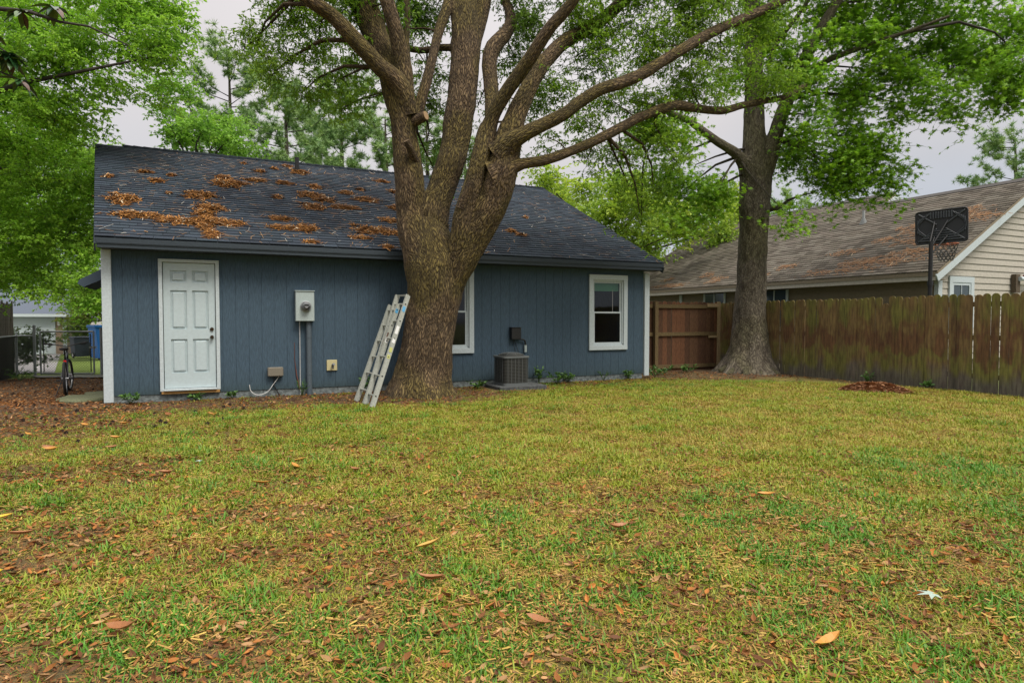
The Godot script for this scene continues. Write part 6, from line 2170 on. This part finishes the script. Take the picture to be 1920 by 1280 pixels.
func build_trees() -> void:
	var oak_spray := spray(30, 0.3, 0.075, 0.026, false, 1)
	var star_spray := spray(12, 0.32, 0.115, 0.09, true, 2)
	var round_spray := spray(27, 0.3, 0.075, 0.045, false, 3)
	var far_spray := spray(24, 0.55, 0.15, 0.09, false, 4)
	var tuft := needle_tuft(30, 0.3, 0.034, 5)
	var t := thing("oak_tree", "massive old oak with several mossy stems forking in front of the blue house", "tree")
	grow(t, ["trunk", "A", "A1", "A2", "L", "thinA", "thinB", "B", "B2", "C", "C1", "E", "Dd", "F", "G", "H", "K"], M.oak_bark, 44, 0.8, 0.10, 7)
	connect_crown(t, ["A1", "A2", "L", "thinA"], BLOBS["oak_left"], 0.032, M.oak_bark)
	connect_crown(t, ["B", "B2", "Dd", "thinA", "thinB", "K"], BLOBS["oak_middle"], 0.026, M.oak_bark)
	connect_crown(t, ["E", "F", "G", "H"], BLOBS["oak_right"], 0.028, M.oak_bark)
	# sawn stubs
	var m := MB.new()
	m.tube([Vector3(4.66, 4.74, 0.78), Vector3(4.80, 4.80, 1.0), Vector3(4.83, 4.81, 1.05)], [0.1, 0.085, 0.08], 14, true, 1, 0.5)
	part(t, "stub", m, M.oak_bark)
	m = MB.new()
	m.tube([Vector3(4.833, 4.812, 1.052), Vector3(4.838, 4.813, 1.058)], [0.074, 0.07], 16)
	part(t, "cut_face", m, M.cut_wood)
	m = MB.new()
	m.tube([Vector3(4.7, 4.05, 0.85), Vector3(4.55, 4.22, 1.06), Vector3(4.47, 4.33, 1.1)], [0.08, 0.06, 0.05], 12, true, 1, 0.5)
	part(t, "stub", m, M.oak_bark)
	m = MB.new()
	m.tube([Vector3(5.33, 3.2, 1.47), Vector3(5.42, 3.55, 1.6), Vector3(5.44, 3.64, 1.62)], [0.1, 0.075, 0.055], 12, true, 1, 0.5)
	part(t, "stub", m, M.oak_bark)
	m = MB.new()
	m.ring(Vector3(5.42, 2.86, 1.40), Vector3(-0.25, 0.05, 1), 0.075, 0.03, 18, 7)
	part(t, "knot", m, M.oak_bark)
	m = MB.new()
	var hang := catmull(LIMBS["hang"], 0.1)
	m.tube(hang.map(func(q): return q[0]), hang.map(func(q): return q[1]), 6)
	part(t, "hanging_branch", m, M.twig)
	var oc := [Color(0.11, 0.21, 0.02), Color(0.27, 0.43, 0.045)]
	foliage(t, "crown", BLOBS["oak_left"], oak_spray, 225, [Color(0.15, 0.31, 0.02), Color(0.37, 0.58, 0.045)], 11)
	foliage(t, "crown", BLOBS["oak_middle"], oak_spray, 210, [Color(0.11, 0.23, 0.025), Color(0.28, 0.46, 0.055)], 12)
	foliage(t, "crown", BLOBS["oak_right"], oak_spray, 245, [Color(0.15, 0.3, 0.02), Color(0.36, 0.57, 0.042)], 13)
	t = thing("maple_tree", "tall straight shade tree with lobed leaves and flared roots at the fence corner", "tree")
	grow(t, ["trunk2", "M", "N", "O", "P", "stub"], M.maple_bark, 40, 0.35, 0.2, 6)
	rng.seed = 31
	for i in 8:
		var a := 0.5 + i * 0.42 - 0.2
		var l := rng.randf_range(0.8, 1.25)
		var d := Vector3(cos(a + 0.1), 0, sin(a + 0.1))
		var o := Vector3(13.77, 0, -0.28)
		m = MB.new()
		m.col = Color(0.82, 0.88, 0.62)
		m.tube([o + d * 0.35 + Vector3.UP * 0.28, o + d * 0.6 + Vector3.UP * 0.1, o + d * 0.85 + Vector3.UP * 0.03, o + d * l + Vector3(rng.randf_range(-0.1, 0.1), -0.06, rng.randf_range(-0.1, 0.1))], [0.14, 0.12, 0.08, 0.03], 10, true, 1, 0.5)
		part(t, "root", m, M.maple_bark)
	foliage(t, "crown", BLOBS["maple"], star_spray, 245, [Color(0.15, 0.33, 0.018), Color(0.38, 0.66, 0.04)], 14, 0.17)
	connect_crown(t, ["trunk2", "M", "N"], BLOBS["maple"], 0.03, M.maple_bark)
	for q in [[Vector3(13.85, 5.1, -0.2), Vector3(12.6, 4.4, -0.9)], [Vector3(14.2, 6.2, 0.1), Vector3(15.4, 5.0, 0.6)], [Vector3(14.3, 6.7, 0.3), Vector3(16.6, 6.6, 1.5)], [Vector3(13.8, 5.6, -0.25), Vector3(12.2, 5.1, -0.6)], [Vector3(15.5, 7.7, 2.4), Vector3(18.8, 7.7, 2.9)], [Vector3(14.2, 4.1, 0.2), Vector3(14.5, 4.35, 0.9)]]:
		m = MB.new()
		branch_to(m, q[0], q[1], 0.045, 0.012, 0.1)
		part(t, "branch", m, M.twig)
	far_tree("leafy_tree", "large leafy tree whose hanging green crown fills the side beyond the gate", Vector3(-6.3, -0.2, -4.2), 0.34, BLOBS["left_tree"], round_spray, 250, [Color(0.17, 0.37, 0.025), Color(0.42, 0.72, 0.06)], 15)
	far_tree("leafy_tree", "paler leafy tree filling the gap behind the big one, over the garage roof", Vector3(-8.5, -0.3, -17.0), 0.22, BLOBS["left_back"], far_spray, 105, [Color(0.22, 0.44, 0.04), Color(0.46, 0.72, 0.09)], 17)
	far_tree("small_tree", "yellow green bushy tree behind the bins beside the garage", Vector3(-3.4, -0.55, -31.5), 0.15, BLOBS["garage_tree"], far_spray, 130, [Color(0.12, 0.2, 0.03), Color(0.34, 0.36, 0.06)], 19)
	far_tree("leafy_tree", "bright green broad tree rising behind the dark roof in front of the pines", Vector3(1.2, -0.3, -20.5), 0.22, BLOBS["bright_mid"], far_spray, 75, [Color(0.13, 0.3, 0.03), Color(0.3, 0.56, 0.06)], 21)
	far_tree("leafy_tree", "sunlit yellow green tree between the blue house's gable and the maple trunk", Vector3(17.5, -0.2, -13.2), 0.25, BLOBS["bright_right"], far_spray, 105, [Color(0.19, 0.36, 0.03), Color(0.48, 0.64, 0.06)], 23)
	# hedge under the yellow tree and a shrub at the chain link
	rng.seed = 8
	var hb := []
	for i in 9:
		hb.append([-5.2 + i * 0.7, 0.75 + rng.randf_range(-0.2, 0.2), -28.9, 0.55])
	t = thing("hedge", "clipped green hedge in front of the far board fence", "hedge")
	foliage(t, "leaves", hb, far_spray, 90, [Color(0.06, 0.14, 0.015), Color(0.16, 0.26, 0.03)], 25)
	t = thing("shrub", "loose dark leaved shrub growing against the chain link beside the gate", "shrub")
	foliage(t, "leaves", [[-3.35, 0.5, -10.2, 0.5], [-3.6, 0.9, -10.4, 0.45], [-3.0, 0.75, -10.0, 0.35], [-3.2, 0.1, -10.0, 0.35]], round_spray, 210, [Color(0.045, 0.085, 0.02), Color(0.1, 0.16, 0.04)], 26, 0.1)
	pine("tall pine with a broad rounded crown behind the bright green tree", 2.5, -27.7, 16.2, 2.5, 201, tuft, 0.55)
	pine("slim open pine with a bare visible stem above the roof", 5.0, -23.2, 13.4, 2.1, 202, tuft, 0.42)
	pine("full crowned pine standing just beyond the roof vent pipe", 8.5, -27.1, 15.3, 2.7, 203, tuft, 0.45)
	pine("pine whose stem shows close beside the oak's first stem", 10.4, -24.0, 12.8, 1.9, 204, tuft, 0.45)
	pine("pine seen between the oak's two middle stems", 13.7, -26.8, 14.0, 2.0, 205, tuft, 0.4)
	pine("thin dark pine seen through the oak's fork above the roof", 16.6, -27.7, 13.3, 1.5, 206, tuft, 0.45)
	pine("pine top rising over the beige house's ridge at the gable end", 47.0, -11.1, 12.6, 2.3, 207, tuft, 0.5)
	pine("distant pine top just over the faded roof next to the maple trunk", 46.6, -27.9, 11.9, 2.6, 208, tuft, 0.5)
	pine("small distant pine top in the sky gap over the yellow green tree", 38.7, -37.2, 12.4, 1.2, 209, tuft, 0.5)
	pine("hazy taller pine behind the full crowned one", 8.6, -35.9, 16.4, 2.4, 210, tuft, 0.5)
	for i in 4:
		rng.seed = 950 + i
		var x := -9.0 + i * 7.5
		var bl := []
		for j in 16:
			bl.append([x + rng.randf_range(-3.2, 3.2), 3.2 + rng.randf() * 6.0, 27.0 + i % 2 * 3.0 + rng.randf_range(-2.0, 2.0), 1.3])
		far_tree("leafy_tree", ["dark leafy tree behind the yard, mirrored faintly in the window glass", "second leafy tree behind the yard, nearest the open lawn", "third leafy tree behind the yard, opposite the oak", "last leafy tree behind the yard, opposite the board fence"][i], Vector3(x, -0.1, 27.0 + i % 2 * 3.0), 0.3, bl, far_spray, 60, [Color(0.06, 0.14, 0.015), Color(0.16, 0.29, 0.035)], 960 + i)
	magnolia()


func sky_picture() -> ImageTexture:
	var w := 512
	var h := 256
	var im := Image.create(w, h, false, Image.FORMAT_RGBF)
	var f := FastNoiseLite.new()
	f.seed = 3
	f.frequency = 0.9
	f.fractal_octaves = 4
	for y in h:
		var el := (0.5 - (y + 0.5) / h) * PI
		for x in w:
			var az := TAU * (x + 0.5) / w
			var d := Vector3(cos(az) * cos(el), sin(el), sin(az) * cos(el))
			var n := f.get_noise_3d(d.x, d.y * 2.5, d.z)
			var s := clampf(sin(maxf(el, 0.0)), 0, 1)
			var l := 0.285 + 0.095 * smoothstep(0.0, 0.45, s) + 0.70 * smoothstep(0.4, 1.0, s)
			l *= 1.0 + n * 0.2 + f.get_noise_3d(d.x * 2.6, d.y * 5.0, d.z * 2.6) * 0.1
			var c := Color(0.93, 1.0, 1.12).lerp(Color(1.03, 0.985, 1.0), smoothstep(0.05, 0.32, s + n * 0.12))
			if el < 0:
				c = Color(0.3, 0.3, 0.28)
				l = 0.35
			im.set_pixel(x, y, Color(c.r * l, c.g * l, c.b * l))
	return ImageTexture.create_from_image(im)


func _ready() -> void:
	# camera
	var cam := Camera3D.new()
	cam.name = "camera"
	cam.fov = 56.6
	cam.near = 0.05
	cam.far = 600.0
	cam.position = CAM
	cam.rotation_degrees = Vector3(-1.93, -25.28, 0)
	add_child(cam)
	cam.current = true
	# overcast sky and a broad soft sun behind the cloud
	var env := Environment.new()
	env.background_mode = Environment.BG_SKY
	var sky := Sky.new()
	var sm := PanoramaSkyMaterial.new()
	sm.panorama = sky_picture()
	sky.sky_material = sm
	env.sky = sky
	env.tonemap_mode = Environment.TONE_MAPPER_LINEAR
	env.tonemap_exposure = 2.0
	env.sdfgi_enabled = true
	env.ssao_enabled = true
	env.ssil_enabled = true
	var we := WorldEnvironment.new()
	we.name = "world"
	we.environment = env
	add_child(we)
	var sun := DirectionalLight3D.new()
	sun.name = "sun"
	sun.light_color = Color(1.0, 0.97, 0.92)
	sun.light_energy = 0.5
	sun.light_angular_distance = 25.0
	sun.shadow_enabled = true
	sun.rotation_degrees = Vector3(-58, 20, 0)
	add_child(sun)
	lump.seed = 17
	lump.frequency = 0.35
	lump.fractal_octaves = 3
	make_materials()
	# setting
	ground_sheet()
	path_strip("driveway", [Vector2(-11.5, -30.9), Vector2(-6.2, -30.9), Vector2(-2.55, -9.9), Vector2(-7.0, -9.9)], 0.012, mottled(Color(0.27, 0.26, 0.255), 0.15, 0.7, 0.9, 0.0, 62), "pale concrete driveway running from the gate to the garage", "driveway")
	path_strip("path", [Vector2(-2.9, -8.9), Vector2(-0.2, -7.9), Vector2(-0.2, -7.0), Vector2(-2.5, -7.9)], 0.03, M.path, "narrow concrete path in front of the chain link gate", "path")
	# buildings and fences
	blue_house()
	wall_fittings()
	neighbour_house()
	side_fence()
	rear_fence()
	chain_gate()
	far_left()
	build_trees()
	# things
	air_conditioner()
	ladder()
	basketball_hoop()
	bicycle()
	for q in [[-0.35, -0.75, 0.5, 0.75, "mossy flat stone beside the white corner board"], [-0.55, -1.7, 0.62, 0.8, "second mossy flat stone further along the blue side wall"], [-0.38, -2.7, 0.55, 0.8, "third flat stone along the blue side wall under the awning"]]:
		var m := MB.new()
		m.cham(Vector3(q[0], ground_h(q[0], q[1]) + 0.01, q[1]), Vector3(q[2], 0.13, q[3]), 0.03, Basis(Vector3.UP, q[1]))
		tag(part(self, "stepping_stone", m, mottled(Color(0.13, 0.14, 0.075), 0.5, 2.0, 0.95, 0.5, 64)), q[4], "stepping stone")
	roof_straw()
	loose_needles()
	var ws := [[7.5, 0.16, 0.42, 7, 0.1, "tall leafy weed right beside the air conditioner"], [7.85, 0.28, 0.3, 12, 0.24, "bushy weed clump at the edge of the concrete pad"], [8.2, 0.12, 0.24, 10, 0.2, "leafy weed under the blank stretch of blue wall"], [9.1, 0.1, 0.22, 8, 0.14, "grassy weed under the window"], [9.75, 0.1, 0.24, 7, 0.14, "weed below the window's outer corner"], [10.55, 0.0, 0.3, 9, 0.2, "weed at the foot of the far corner board"], [11.2, -0.5, 0.26, 14, 0.3, "fern like weed at the foot of the reddish fence"], [12.2, -0.8, 0.22, 10, 0.25, "small weed beside the oak corner roots"], [3.95, 0.3, 0.4, 9, 0.13, "leafy weed between the ladder and the blue wall"], [2.86, 0.18, 0.26, 9, 0.1, "grass tuft at the foot of the meter conduit"], [1.75, 0.1, 0.14, 5, 0.08, "tiny weed right of the door sill"], [1.2, 0.12, 0.12, 5, 0.1, "tiny weed under the door sill"], [0.3, 0.2, 0.2, 8, 0.14, "low weed near the white corner board"], [6.0, 0.5, 0.16, 9, 0.2, "low green weed between oak and concrete pad"], [-2.75, -7.3, 0.35, 12, 0.4, "yellow green fern by the chain link corner"], [13.75, 2.9, 0.25, 7, 0.12, "vine weed at the fence foot beside the leaf pile"], [13.78, 4.1, 0.2, 7, 0.12, "weed at the fence foot below the hoop"]]
	for i in ws.size():
		var q: Array = ws[i]
		weed(Vector3(q[0], ground_h(q[0], q[1]), q[1]), q[2] * 0.75, q[3], q[4] * 0.75, q[5], 700 + i, i in [3, 9])
	litter()
	lawn()
	finish_labels()
